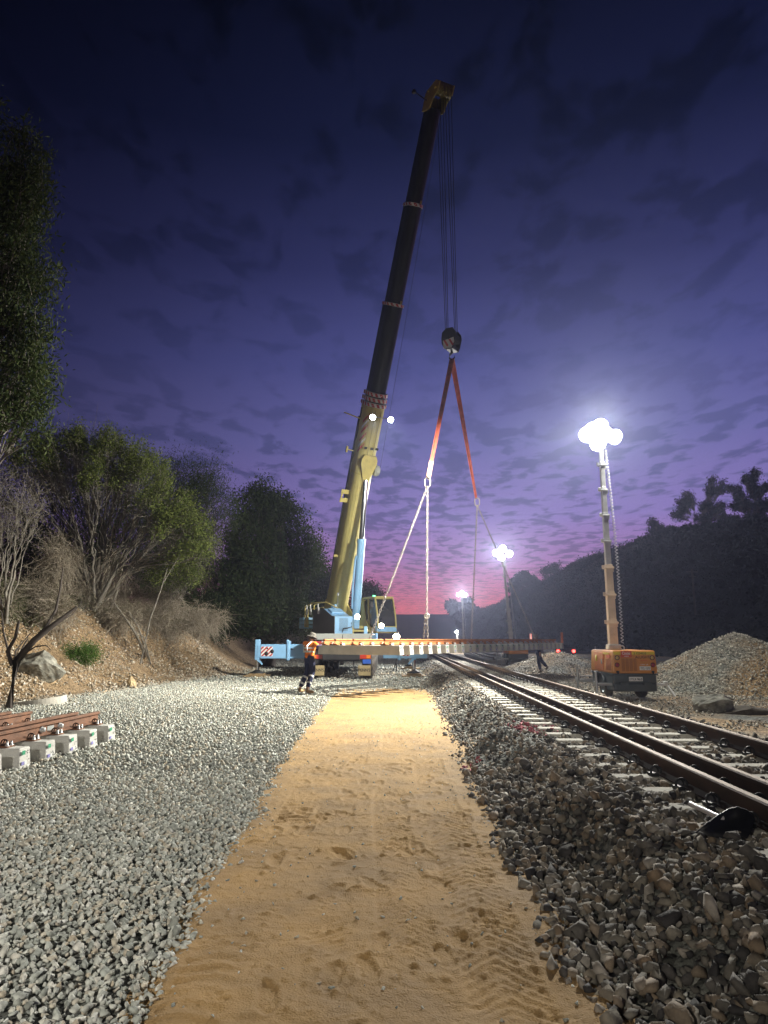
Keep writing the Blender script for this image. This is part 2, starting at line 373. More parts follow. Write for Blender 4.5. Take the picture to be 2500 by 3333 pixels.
# dirt path -------------------------------------------------------
def path_edges(y):
    l = np.interp(y, [2, 3.3, 5, 6.5, 8.2, 12, 19, 24], [-.96, -.99, -1.08, -1.10, -1.22, -1.36, -1.38, -1.3])+.12*fbm(y, y*0+3, 1.3, 3, 71)+.07*fbm(y, y*0, .35, 2, 72)
    r = np.interp(y, [2, 3.4, 4.2, 5.7, 7.6, 11, 14.4, 21.5, 24], [.98, .95, .90, .93, .97, 1.05, 1.15, 1.36, 1.4])+.10*fbm(y, y*0+9, 1.0, 3, 73)+.06*fbm(y, y*0, .3, 2, 74)
    return l, r
def path_relief(x, y):
    z = fbm(x, y, .9, 3, 91)*.020+fbm(x, y, .12, 3, 92)*.004+fbm(x, y, .035, 2, 95)*.004-.004*ss(.25, .35, fbm(x, y, .22, 2, 96))-.005*ss(.035, .0, np.abs(fbm(x, y, .5, 3, 99)))
    rag = np.abs(fbm(x, y, .16, 3, 93)); z = z+rag*.003+.012*ss(.52, .80, fbm(x, y, .075, 2, 97))+.008*ss(.4, .7, fbm(x, y, .045, 2, 98))
    def tread(x, y, cx, w, p, amp, ang):
        u = (x-cx-.03*fbm(y, y*0, 2.5, 2, int(cx*10)+200)*3)/w
        inside = ss(1.0, .9, np.abs(u))
        wob = .035*fbm(x, y, .35, 3, 15)+.02*fbm(x, y, .10, 2, 16)
        ph = (y+ang*np.abs(u)*w+wob)/p; s = ph-np.floor(ph)
        lug = ss(.0, .07, s)*ss(.50, .43, s)
        fade = np.clip(.25+1.9*fbm(x, y, .7, 3, int(cx*7)+31), 0, 1)
        return inside*(lug*amp-.012)*fade
    z = z+tread(x, y, .52, .20, .095, .009, 1.1)+tread(x, y, -.42, .19, .085, .009, -1.0)+tread(x, y, .10, .17, .08, .007, 1.3)
    z = z+tread(x, y, -.85, .16, .12, .012, .3)
    # boot prints
    r_ = np.random.default_rng(3)
    for i in range(70):
        fy = r_.uniform(2.9, 10); fx = r_.uniform(-.95, .85); an = r_.normal(0, .35); 
        c, s = math.cos(an), math.sin(an); dx = x-fx; dy = y-fy
        u = dx*c+dy*s; v = -dx*s+dy*c
        q = np.sqrt((u/(.048+.012*np.sign(v)*np.clip(v/.1, -1, 1)))**2+(v/.145)**2)
        z = (z-.012*ss(1.03, .9, q)+.005*np.exp(-((q-1.15)/.12)**2)+.003*ss(1, .9, q)*(np.sin(v*2*math.pi/.028) > 0))
    return z
py = axis([(1.8, 7, .014), (7, 12, .03), (12, 25.5, .08)]); tt = np.linspace(-.06, 1.06, 190)
PYv, TT = np.meshgrid(py, tt, indexing='ij'); l, r = path_edges(PYv)
PX = l-.25+(r-l+.5)*TT
edge = np.minimum(PX-l, r-PX)
PZ = .004+path_relief(PX, PYv)*np.clip(1.15-(PYv-6)/22, .3, 1)+.02-.05*ss(0, -.2, edge)
PZ = np.where(PYv > 23.2, PZ-.05*ss(23.2, 25, PYv+.6*fbm(PX, PYv, 1, 2, 5)), PZ)
ni, nj = PX.shape; idx = np.arange(ni*nj).reshape(ni, nj)
Fq = np.stack([idx[:-1, :-1], idx[:-1, 1:], idx[1:, 1:], idx[1:, :-1]], -1).reshape(-1, 4)
sand = mat('orange_sandy_soil', (.46, .285, .11), .92, 0, .2, 1.6, c2=(.33, .21, .09), bump=.009, bscale=90)
me = np_mesh('dirt_path', np.stack([PX, PYv, PZ], -1).reshape(-1, 3), Fq, sand, smooth=True)
tag(link('dirt_path', me), kind='structure')
# ------------------------------------------------------------------ stones
def stone_shapes(n, npts, flat):
    out = []
    r_ = np.random.default_rng(17)
    for i in range(n):
        bm = bmesh.new(); P = r_.normal(size=(npts, 3)); P /= np.linalg.norm(P, axis=1)[:, None]; P *= r_.uniform(.75, 1, (npts, 1))
        P *= np.array([1, r_.uniform(.6, .9), r_.uniform(*flat)])
        for p in P: bm.verts.new(p)
        res = bmesh.ops.convex_hull(bm, input=bm.verts[:])
        bmesh.ops.delete(bm, geom=[v for v in bm.verts if not v.link_faces], context='VERTS')
        bmesh.ops.triangulate(bm, faces=bm.faces[:]); bmesh.ops.recalc_face_normals(bm, faces=bm.faces[:])
        bm.verts.index_update()
        out.append((np.array([v.co[:] for v in bm.verts]), np.array([[v.index for v in f.verts] for f in bm.faces]))); bm.free()
    return out
SH_N = stone_shapes(20, 13, (.45, .8)); SH_F = stone_shapes(12, 7, (.45, .8))
def rotmats(n, tilt=1.0):
    q = rng.normal(size=(n, 4)); 
    if tilt < 1: q[:, 1:3] *= tilt
    q /= np.linalg.norm(q, axis=1)[:, None]; w, x, y, z = q.T
    return np.stack([1-2*(y*y+z*z), 2*(x*y-z*w), 2*(x*z+y*w), 2*(x*y+z*w), 1-2*(x*x+z*z), 2*(y*z-x*w), 2*(x*z-y*w), 2*(y*z+x*w), 1-2*(x*x+y*y)], -1).reshape(n, 3, 3)
def stones(name, P, S, m, shapes, tilt=.6, rnd=None, kind='stuff', label=None, cat=None):
    n = len(P); which = rng.integers(0, len(shapes), n); RM = rotmats(n, tilt)
    if rnd is None: rnd = rng.random(n)
    Vs = []; Fs = []; Rs = []; off = 0
    for k, (sv, sf) in enumerate(shapes):
        ii = np.where(which == k)[0]
        if not len(ii): continue
        v = np.einsum('nij,vj->nvi', RM[ii], sv)*S[ii, None, None]+P[ii, None, :]
        Vs.append(v.reshape(-1, 3)); Fs.append((sf[None]+(np.arange(len(ii))*len(sv))[:, None, None]+off).reshape(-1, 3)); off += len(ii)*len(sv)
        Rs.append(np.repeat(rnd[ii], len(sv)))
    me = np_mesh(name, np.concatenate(Vs), np.concatenate(Fs), m, np.concatenate(Rs))
    return tag(link(name, me), label, cat, kind=kind)
def scatter(x0, x1, y0, y1, cell, keep, jit=1.0):
    gx = np.arange(x0, x1, cell); gy = np.arange(y0, y1, cell); X, Y = np.meshgrid(gx, gy)
    X = X.ravel()+rng.uniform(-.5, .5, X.size)*cell*jit; Y = Y.ravel()+rng.uniform(-.5, .5, Y.size)*cell*jit
    vis = (np.abs(X) < .60*Y+1.4) & keep(X, Y)
    return X[vis], Y[vis]
grav_l = stone_mat('green_grey_gravel', [(.28, .29, .25), (.40, .42, .37), (.50, .51, .45), (.60, .60, .52), (.48, .41, .30), (.72, .73, .67)])
grav_r = stone_mat('dark_ballast', [(.04, .038, .04), (.11, .10, .092), (.165, .152, .13), (.29, .26, .21), (.24, .175, .115), (.42, .39, .345)], pink=True)
grav_b = stone_mat('brown_gravel', [(.13, .105, .075), (.34, .285, .21), (.52, .46, .36), (.38, .28, .17), (.74, .69, .59)])
grav_m = stone_mat('grey_brown_gravel', [(.13, .12, .10), (.28, .26, .215), (.42, .395, .33), (.58, .55, .47)])
def place(X, Y, smin, smax, lift=.3):
    S = rng.uniform(smin, smax, len(X))*np.exp(rng.normal(0, .22, len(X)))*.5
    Z = height(X, Y)+S*rng.uniform(-.1, lift+.35, len(X))
    return np.stack([X, Y, Z], -1), S
def keepL(x, y): l, r = path_edges(y); return (x < l+.03-.0*y+np.abs(rng.normal(0, .05, x.shape))*(rng.random(x.shape) < .3)*np.sign(1)) & (x > toe(y)-.3)
PL = [scatter(-8, -1.0, 2.2, 9, .040, keepL), scatter(-8, -1.0, 2.2, 9, .062, keepL)]
X = np.concatenate([p[0] for p in PL]); Y = np.concatenate([p[1] for p in PL]); P, S = place(X, Y, .032, .060)
stones('gravel', P, S, grav_l, SH_N, .45, label='green grey crushed gravel left of the sandy track', cat='gravel')
def keepL2(x, y): l, r = path_edges(y); return ((x < l) | ((y > 23.4+.9*fbm(x, y, 1.0, 3, 5)-2.2*ss(.2, -1.4, x)-.8*ss(.7, 1.5, x)-3*rng.random(x.shape)**6) & (x < .9+.03*y))) & (x > toe(y)-.25)
X, Y = scatter(-10, 2.2, 9, 27, .058, keepL2); P, S = place(X, Y, .05, .082)
stones('gravel', P, S, grav_l, SH_F, .5, label='pale crushed gravel spread towards the crane', cat='gravel')
X, Y = scatter(-9, 3, 27, 60, .16, lambda x, y: (x > toe(y)-.25) & (x < .9+.03*y)); P, S = place(X, Y, .09, .15, .1)
stones('gravel', P, S, grav_l, SH_F, .35, label='crushed gravel under and beyond the crane', cat='gravel')
def on_sleeper(x, y):
    u = x-trackx(y); k = np.abs(((y-.3)/.6) % 1-.5)
    return (u > XA-.52) & (u < XC+.5) & (k > .5-.2)
def near_rail(x, y):
    u = x-trackx(y); return (np.abs(u-XA) < .11) | (np.abs(u-XB) < .11) | (np.abs(u-XC) < .11)
def keepR(x, y):
    l, r = path_edges(y); u = x-trackx(y)
    return (x > r-.05) & ~near_rail(x, y) & ~(on_sleeper(x, y) & (u > XA-.25+0*u)) & ~(on_sleeper(x, y) & (rng.random(x.shape) > ss(9.5, 6.0, y)*.9))
def pinks(P):
    r_ = rng.random(len(P))
    for (px, py_, rad, pr) in ((1735, 2395, .38, .5), (1690, 2385, .3, .35), (1520, 2440, .12, .6), (1860, 2386, .1, .7), (1560, 2425, .08, .5)):
        w = (py_-1666.5)/F; dy = math.cos(TH)+w*math.sin(TH); dz = math.sin(TH)-w*math.cos(TH)
        t = (CZ-.25)/-dz; c = np.array([(px-1250)/F*t, dy*t])
        d = np.hypot(P[:, 0]-c[0], (P[:, 1]-c[1])*.5); r_[(d < rad) & (rng.random(len(P)) < pr)] = 2.0
    return r_
PL = [scatter(.8, 7.5, 2.0, 9, .058, keepR), scatter(.8, 7.5, 2.0, 9, .085, keepR)]
X = np.concatenate([p[0] for p in PL]); Y = np.concatenate([p[1] for p in PL]); P, S = place(X, Y, .06, .115)
stones('ballast', P, S, grav_r, SH_N, .8, rnd=pinks(P), label='dark angular ballast banked against the railway track', cat='ballast')
X, Y = scatter(.8, 7, 9, 30, .072, lambda x, y: keepR(x, y) & (x-trackx(y) < 5.4)); P, S = place(X, Y, .06, .10)
stones('ballast', P, S, grav_r, SH_F, .7, rnd=pinks(P), label='ballast shoulder along the farther railway track', cat='ballast')
X, Y = scatter(1, 9, 30, 62, .15, lambda x, y: keepR(x, y) & (x-trackx(y) < 5.4) & (x > .9+.03*y)); P, S = place(X, Y, .09, .14, .1)
stones('ballast', P, S, grav_r, SH_F, .5, label='distant ballast around the railway track', cat='ballast')
def rubble(x, y): return (x-trackx(y) > 5.2) & (fbm(x, y, 2.5, 3, 8) > -.25)
X, Y = scatter(5, 14, 8, 34, .10, lambda x, y: rubble(x, y) & (np.hypot(x-11.25, y-23.0) > 3.5)); P, S = place(X, Y, .05, .09)
stones('gravel', P, S, grav_m, SH_F, .5, label='loose brown grey gravel right of the railway track', cat='gravel')
X, Y = scatter(6.5, 17, 18, 29, .078, lambda x, y: np.hypot(x-11.25, y-23.0) < 4.2); P, S = place(X, Y, .07, .115)
o = stones('gravel_heap', P, S, grav_m, SH_F, .9, kind=None, label='large conical gravel heap right of the lighting tower', cat='gravel heap')
X, Y = scatter(5.5, 13, 33, 42, .11, lambda x, y: np.hypot(x-8.9, y-37.5) < 3.2); P, S = place(X, Y, .08, .13)
o = stones('gravel_heap', P, S, grav_m, SH_F, .9, kind=None, label='small gravel heap behind the walking worker', cat='gravel heap')
X, Y = scatter(-16, -6, 9, 38, .105, lambda x, y: (x < toe(y)+.12) & (x > toe(y)-4.6-1.6*fbm(x, y, 2.5, 2, 6)) & (fbm(x, y, 1.8, 3, 44) > -.45)); P, S = place(X, Y, .08, .15)
stones('bank_gravel', P, S, grav_b, SH_F, .9, label='brown gravel spilling down the left bank', cat='gravel')
# loose pebbles on the path
X, Y = scatter(-1.5, 1.6, 2.4, 20, .10, lambda x, y: (rng.random(x.shape) < .14+.75*np.exp(-np.minimum(x-path_edges(y)[0], path_edges(y)[1]-x)/.10))); 
S = rng.uniform(.005, .026, len(X)); Z = path_relief(X, Y)+.026; P = np.stack([X, Y, Z], -1)
stones('pebbles', P, S, grav_l, SH_F, .8, label='loose pebbles scattered over the sandy track', cat='pebbles')
# ------------------------------------------------------------------ railway building blocks
RAILP = [(-.07, 0), (.07, 0), (.07, .012), (.014, .032), (.009, .112), (.036, .124), (.036, .152), (.028, .160), (-.028, .160), (-.036, .152), (-.036, .124), (-.009, .112), (-.014, .032), (-.07, .012)]
class Track:
    def __init__(s, O, D, right=True):
        s.O = Vector(O); s.D = Vector(D).normalized(); s.S = s.D.cross(VZ).normalized()*(1 if right else -1)
    def p(s, a, r, z=0): return s.O+s.D*a+s.S*r+VZ*z
    def rail(s, r, a0, a1, z, m, parent, head=None, nm='rail'):
        mb = MB(); mb.prism(RAILP, s.p(a0, r, z), s.S, VZ, s.D*(a1-a0)); o = mb.build(nm, m, parent)
        if head:
            hb = MB(); hb.box(s.p((a0+a1)/2, r, z+.161), (.052, a1-a0, .003), (s.S, s.D, VZ)); hb.build('running_surface', head, o)
        return o
    def sleeper(s, a, r0, r1, z, h, w, m, parent, sub=True):
        mb = MB(); mb.bb(s.p(a, (r0+r1)/2, z+h/2), (abs(r1-r0), w, h), (s.S, s.D, VZ), .012)
        # narrow the top a little
        c = s.p(a, (r0+r1)/2, z)
        vs = []
        for v in mb.v:
            v = Vector(v)-c; t = v.z/h; dd = v.dot(s.D); rr = v.dot(s.S)
            vs.append(c+s.D*dd*(1-.10*t)+s.S*(rr-(.02*t if rr > 0 else -.02*t))+VZ*v.z)
        mb.v = [tuple(v) for v in vs]
        return mb.build('sleeper', m, parent)
    def clip(s, mb, a, r, z, big=1.0, sides=(-1, 1)):
        for sg in sides:
            c = s.p(a, r+sg*.085, z+.03)
            mb.torus(c, s.D, .045*big, .009, 10, 5, a0=0, a1=2*math.pi)
            mb.torus(c+s.D*.035, s.D+s.S*.3*sg, .038*big, .008, 8, 5)
            mb.box(s.p(a, r+sg*.10, z+.012), (.06, .09, .03), (s.S, s.D, VZ))
    def plate(s, mb, a, r, z, wide=.36): mb.box(s.p(a, r, z+.008), (wide, .16, .016), (s.S, s.D, VZ))
    def bolts(s, mb, a, r, z):
        for sg in (-1, 1):
            for q in (-.045, .045):
                c = s.p(a+q, r+sg*.15, z+.016); mb.lathe([(.024, 0), (.024, .012), (.017, .016), (.017, .042), (.012, .055), (0, .057)], c, VZ, 10)
# main dual gauge track
tr = Track((0, 0, 0), (SK, 1, 0))
track = empty('railway_track', (XA+1, 6, 0), 'three railed concrete sleeper railway track running into the distance', 'railway track')
for r in (XA, XB, XC): tr.rail(r, .5, 140, ZT-.16, rust_d, track, railtop)
sl0 = tr.sleeper(0, XA-.50, XC+.48, ZT-.165-.23, .23, .22, conc_old, track)
clips0 = []
for r in (XA, XB, XC):
    for sg in (-1, 1):
        mb = MB(); c = tr.p(0, r+sg*.088, ZT-.16+.035)
        mb.torus(c, tr.D, .048, .010, 14, 6); mb.torus(c+tr.D*.04+VZ*-.004, tr.D+tr.S*.35*sg, .040, .009, 12, 6)
        mb.box(tr.p(0, r+sg*.115, ZT-.155), (.07, .10, .035), (tr.S, tr.D, VZ))
        clips0.append(mb.build('rail_clip', dark, sl0))
def copy_tree(o, parent=None, off=None):
    c = o.copy(); COL.objects.link(c)
    if parent: c.parent = parent
    if off is not None: c.location = c.location+off
    for ch in list(o.children): copy_tree(ch, c)
    return c
NEAR = 16; step = tr.D*(.6/tr.D.y)
first_off = step*4+Vector((0, .3, 0))+tr.D*0
first_off = Vector((trackx(2.7), 2.7, 0))
for n in range(1, 100):
    off = step*n
    if n < NEAR: c = copy_tree(sl0, track, off)
    else:
        c = sl0.copy(); COL.objects.link(c); c.location = sl0.location+off
    c.location = c.location+first_off
sl0.location = sl0.location+first_off
mb = MB()
for n in range(NEAR, 72):
    q = n*.6/tr.D.y+2.7/tr.D.y
    for r in (XA, XB, XC):
        for sg in (-1, 1):
            mb.torus(tr.p(q, r+sg*.088, ZT-.125), tr.D, .048, .010, 8, 4)
            mb.box(tr.p(q, r+sg*.115, ZT-.155), (.07, .10, .035), (tr.S, tr.D, VZ))
tag(mb.build('rail_clip', dark, track), kind='stuff')

def end_label(t, a, r, z, h, w, outdir, parent, lite=False):
    """stencils on a sleeper's end face"""
    mb = MB(); X = t.D; o = t.p(a, r, z)+outdir*.003
    def q(u0, u1, v0, v1, mi):
        mb.cur = mi; k = .02
        mb.hexa([o+X*u0+VZ*v0, o+X*u1+VZ*v0, o+X*u1+VZ*v0+outdir*.002, o+X*u0+VZ*v0+outdir*.002, o+X*u0+VZ*v1-outdir*.004*0, o+X*u1+VZ*v1, o+X*u1+VZ*v1+outdir*.002, o+X*u0+VZ*v1+outdir*.002])
    s_ = 1 if outdir.dot(VX) > 0 else 1
    rr = random.Random(int(a*100))
    q(-w*.36, -w*.10, h*.68, h*.88, 0)
    q(-w*.36, -w*.12, h*.20, h*.36, 1); q(-w*.10, w*.08, h*.20, h*.38, 2)
    for i in range(7):
        u = rr.uniform(-.02, .30)*w; v = rr.uniform(.2, .88)*h; l = rr.uniform(.03, .10)*w
        q(u, u+l, v, v+.012, 3)
    me = mb.build('end_label', [green_l, purple_l, white_p, ink], parent); return me
def panel(name, O, D, right, label, rails, nsl, s0, pitch, L, z0, h, w, rlen, mrail, lab_n, group=None, ends=None, bolted=True, near_clip=12, cm=None):
    t = Track(O, D, right); root = empty(name, tuple(t.p(s0, L/2, z0)), label, 'track panel')
    zt = z0+h
    for i, r in enumerate(rails):
        e = ends[i] if ends else (0, 0)
        o = t.rail(r, s0-.25+e[0], s0-.25+rlen+e[1], zt+.018, mrail, root)
    dist = MB(); distp = MB()
    for k in range(nsl):
        a = s0+k*pitch; sl = t.sleeper(a, 0, L, z0, h, w, cm or conc, root)
        if k < lab_n: end_label(t, a, 0, z0, h, w, -t.S, sl)
        det = k < near_clip
        for r in rails:
            pm = MB() if det else distp; t.plate(pm, a, r, zt+.002)
            if det: pm.build('base_plate', rust, sl)
            if not det: t.clip(dist, a, r, zt+.016)
            for sg in ((-1, 1) if det else ()):
                cmb = MB(); t.clip(cmb, a, r, zt+.016, sides=(sg,)); cmb.build('rail_clip', rust_d, sl)
            if det and bolted: b = MB(); t.bolts(b, a, r, zt); b.build('bolts', galv, sl)
            elif bolted: 
                for sg in (-1, 1): dist.box(t.p(a, r+sg*.15, zt+.03), (.04, .12, .045), (t.S, t.D, VZ))
    if dist.v: tag(dist.build('rail_clip', galv, root), kind='stuff'); tag(distp.build('base_plate', rust, root), kind='stuff')
    return t, root
# panel lying on the gravel at the left
DL = Vector((.081, .9967, 0)); OL = Vector((-4.43, 9.18, 0))
tl, pl = panel('track_panel', OL, DL, False, 'rusty track panel on white concrete sleepers lying on gravel at the left', [.38, .68, 1.48, 1.80], 8, -3*.587, .587, 2.6, .03, .25, .25, 7*.587+.5, rust, 8,
               ends=[(0, 0), (0, -.10), (0, -.05), (0, -.1)])
mb = MB()
for a in (.95, 1.42):
    c = tl.p(a, .38-.012, .28+.016+.075); mb.lathe([(.045, 0), (.045, .014), (.030, .018), (.030, .05), (.022, .055), (0, .055)], c, -tl.S, 16)
mb.build('joint_bolt', galv, pl)
mb = MB(); mb.box(tl.p(1.18, .365, .28+.09), (.004, .17, .06), (tl.S, tl.D, VZ)); mb.build('rail_tag', grey_p, pl)
# panel hanging from the crane
DH = Vector((.5, .866, 0)); OH = Vector((.50, 20.0, 0)); ZP = 1.165
th, ph = panel('track_panel', OH, DH, False, 'long track panel of concrete sleepers hanging level under the crane hook', [.456, 1.456, 2.1, 2.45], 27, 0, .6, 2.75, ZP, .26, .25, 16.2, rust_o, 27,
               ends=[(.06, 0), (.02, 0), (.05, -3), (0, -4)], near_clip=9)
# far panel on the ground beside the track
tf, pf = panel('track_panel', (6.5, 46, 0), (.05, 1, 0), True, 'grey track panel on the ground beyond the second lighting tower', [.45, 1.5, 2.0], 40, 0, .6, 2.6, .06, .25, .24, 24.3, rust_d, 0, near_clip=0, cm=conc)
# ------------------------------------------------------------------ crane
BV = MB
crane = empty('mobile_crane', (-1.75, 34, 0), 'yellow and blue mobile crane with its long boom raised over the track', 'crane')
cx = lambda y: -1.72+(y-29)*.012
SC = Vector((-1.85, 35, 0)); FW = Vector((.417, -.909, 0)).normalized(); LF = Vector((-FW.y, FW.x, 0))
def C(x, y, z): return SC+FW*x+LF*y+VZ*z
AX = (FW, LF, VZ)
HX = Vector((.012, 1, 0)).normalized(); RX = Vector((HX.y, -HX.x, 0))
def K(x, y, z): return Vector((cx(y), y, z))+RX*x      # carrier frame: x right, y world depth
KA = (RX, HX, VZ)
mb = MB(); mb.bb(K(0, 35.2, 1.05), (1.5, 12.4, .55), KA, .03); mb.bb(K(0, 35.2, 1.40), (2.5, 12.2, .12), KA, .02); mb.bb(K(0, 30.3, 1.15), (2.45, .9, .62), KA, .03); mb.build('chassis', dark, crane)
mb = MB(); mb.bb(K(-.62, 29.55, 1.70), (1.22, .05, .25), KA, .01); mb.bb(K(.62, 29.55, 1.70), (1.20, .05, .25), KA, .01); mb.bb(K(0, 31.0, 1.80), (2.5, 2.9, .04), KA, .01)
mb.build('deck', grey_p, crane)
mb = MB(); mb.bb(K(-.95, 29.10, 1.44), (.30, .06, .16), KA, .01); mb.build('reflector', red_p, crane)
mb = MB(); mb.bb(K(-.66, 29.10, 1.44), (.28, .058, .16), KA, .01); mb.build('reflector', white_p, crane)
mb = MB(); mb.bb(K(0, 29.3, .92), (2.4, .12, .40), KA, .02); mb.bb(K(0, 29.6, .72), (.12, .5, .3), KA, .02); mb.box(K(-.5, 29.25, .66), (.04, .04, .3), KA); mb.box(K(.5, 29.25, .66), (.04, .04, .3), KA); mb.build('rear_bumper', dark, crane)
for sg in (-1, 1):
    f = MB(); f.bb(K(sg*.93, 29.22, .36), (.50, .03, .40), KA, .01); fl = f.build('mud_flap', timber if 0 else mat('flap_tan', (.42, .33, .17), .7, 0, .2, 5, dirt=.5), crane)
    text_part('lettering', "PENN'S", .17, K(sg*.93-.235, 29.20, .32), RX, VZ, black_p, fl, .002, width=.47)
    f = MB(); f.bb(K(sg*.95, 29.22, .90), (.48, .05, .16), KA, .01); tl_ = f.build('tail_light', mat('tail_red_lens', (.55, .04, .02), .3, 0, .2, 6), crane)
    f = MB(); f.bb(K(sg*1.09, 29.19, .90), (.16, .02, .13), KA, .005); f.build('indicator', mat('amber_lens', (.75, .22, .02), .3, 0, .1, 6), tl_)
    f = MB(); f.bb(K(sg*1.02, 29.22, .71), (.33, .04, .17), KA, .01); f.build('number_panel', mat('royal_blue_panel', (.03, .12, .55), .5, 0, .1, 5) if sg > 0 else dark, crane)
    for y in (30.0, 31.9, 34.6, 37.2, 39.0):
        w = MB(); c = K(sg*(1.25-.21), y, .62)
        w.lathe([(.30, -.20), (.52, -.21), (.60, -.17), (.62, -.10), (.62, .10), (.60, .17), (.52, .21), (.30, .20)], c, RX*sg, 28)
        for q in range(28):
            an = q/28*2*math.pi; d = HX*math.cos(an)+VZ*math.sin(an); w.box(c+d*.622, (.34, .05, .03), (RX, d.cross(RX), d))
        wh = w.build('wheel', rubber, crane)
        w = MB(); w.lathe([(.30, .16), (.27, .10), (.16, .12), (.14, .20), (0, .20)], c, RX*sg, 20); w.build('rim', galv, wh)
# carrier cab at far front
mb = MB(); mb.bb(K(0, 41.0, 1.45), (2.4, 1.5, 1.5), KA, .12); mb.build('driver_cab', blue, crane)
# outriggers
def outrigger(sg, y, reach, zpad, name='outrigger'):
    o = empty('x', (0, 0, 0), '', '') if 0 else None
    mb = MB(); x0 = 1.1*sg; x1 = reach*sg
    mb.bb(K((x0+sg*1.9)/1-(sg*.40), y, 1.09), (1.9, .36, .60), KA, .03)
    arm = mb.build('outrigger_arm', blue, crane)
    mb = MB(); mb.bb(K((sg*1.9+x1)/2, y-.02, 1.09), (abs(x1-sg*1.9), .30, .50), KA, .02)
    # collar with lug
    mb.bb(K(sg*(1.1+1.25), y-.02, 1.12), (.14, .44, .82), KA, .04); mb.bb(K(sg*(1.1+1.30), y-.02, 1.5), (.10, .36, .16), KA, .04)
    mb.bb(K(x1, y, 1.16), (.20, .30, .86), KA, .03)
    mb.prism([(0, 0), (.22*sg, -.20), (.26*sg, -.16), (.06*sg, .10)], K(x1, y-.16, .72)-RX*0+RX*(-sg*0), -RX, VZ, HX*.03)
    ex = mb.build('extension_beam', blue, arm)
    if sg < 0 or y > 36 or True:
        pb = MB(); c = K(x1-sg*.42, y-.185, 1.09); pb.box(c, (.50, .006, .40), KA); pb.build('striped_board', white_p, arm)
        pb = MB()
        for i in range(-2, 4):
            a = -.25+i*.17
            def cl(u): return max(-.25, min(.25, u))
            pts = []
            for (u, v) in ((a, -.2), (a+.085, -.2), (a+.085+.4, .2), (a+.4, .2)): pts.append((u, v))
            # clip against the board
            poly = pts
            for lim, sgn in ((-.25, 1), (.25, -1)):
                out = []
                for k in range(len(poly)):
                    p, q = poly[k], poly[(k+1) % len(poly)]
                    ip = (p[0]-lim)*sgn >= 0; iq = (q[0]-lim)*sgn >= 0
                    if ip: out.append(p)
                    if ip != iq: t = (lim-p[0])/(q[0]-p[0]); out.append((lim, p[1]+t*(q[1]-p[1])))
                poly = out
                if not poly: break
            if len(poly) > 2: pb.prism(poly, c-HX*.004, RX, VZ, -HX*.003)
        pb.build('red_stripes', red_p, arm)
        pb = MB()
        for (u, v, r) in ((-.02, -.09, .085), (.22, .0, .08), (.02, .12, .035), (1.05, .10, .04), (1.9, .10, .04)):
            cc = c-sg*RX*u if sg > 0 else c+RX*u
            pb.lathe([(r, 0), (r, .006), (0, .006)], cc+VZ*v-HX*.006, -HX, 18)
        pb.build('lightening_hole', black_p, arm)
    mb = MB(); mb.tube(K(x1, y, .8), K(x1, y, zpad+.05), .085, n=16); mb.build('jack_leg', chrome, arm)
    mb = MB(); mb.lathe([(.30, 0), (.30, .04), (.14, .10), (.10, .16), (0, .16)], K(x1, y, zpad), VZ, 20); mb.build('foot_pad', dark, arm)
    g = height(np.array([K(x1, y, 0).x]), np.array([y]))[0]
    for i, (dz, w, l) in enumerate(((0.0, 1.05, .7), (.07, .62, .62))):
        m_ = MB()
        for q in range(4): m_.bb(K(x1, y-l/2+l/8+q*l/4, g+.045+dz), (w, l/4-.01, .065), KA, .008)
        ob = m_.build('timber_mat', timber, None, origin=K(x1, y, g+dz)); 
        side = 'left' if sg < 0 else 'right'; fr = 'rear' if y < 35 else 'far'
        tag(ob, f'{"wide lower" if i == 0 else "small upper"} timber mat under the {fr} {side} outrigger foot of the crane', 'timber mat', 'timber mats under the outriggers')
outrigger(-1, 30.8, 3.68, .17); outrigger(1, 31.3, 2.98, .17); outrigger(1, 39.2, 3.0, .17)
# superstructure
mb = MB(); mb.bb(C(-.7, 0, 1.98), (4.6, 1.5, .22), AX, .03); mb.lathe([(.8, 1.45), (.85, 1.5), (.85, 1.86), (.8, 1.9)], SC, VZ, 30)
mb.build('turntable', dark, crane)
P2 = [(-1, 1.83), (2.0, 1.83), (2.02, 2.62), (1.55, 2.68), (.55, 3.02), (-1, 3.02)]
mb = MB(); mb.prism(P2, C(0, -1.36, 0), FW, VZ, LF*.02); eh_side = P2
eh = MB(); eh.prism(P2, C(0, -1.335, 0), FW, VZ, LF*.86); eng = eh.build('engine_housing', blue, crane)
mb.build('side_panel', blue_shade, eng)  # thin sheet carrying the housing side's shade as its colour
mb = MB(); sl_d = (C(.55, 0, 3.02)-C(1.55, 0, 2.68)).normalized()
mb.bb(C(1.04, -.92, 2.90), (.62, .62, .10), (-sl_d, LF, sl_d.cross(LF)*-1 if 0 else (-sl_d).cross(LF)), .03)
mb.build('air_intake', blue, eng)
mb = MB()
for i in range(13): mb.box(C(2.015, -.92, 1.98+i*.045), (.02, .42, .014), AX)
mb.build('louvre', dark, eng)
mb = MB(); mb.path([C(2.06, -.55, 2.35), C(2.08, -.55, 2.15), C(2.08, -.75, 2.1), C(2.08, -.95, 2.08), C(2.08, -1.0, 1.9)], .02); mb.build('hose', black_p, eng)
for dx in (-.15, .25):
    mb = MB(); mb.tube(C(.1+dx, -.7, 3.0), C(.1+dx, -.7, 3.25), .06, n=12); mb.build('breather_cap', blue, eng)
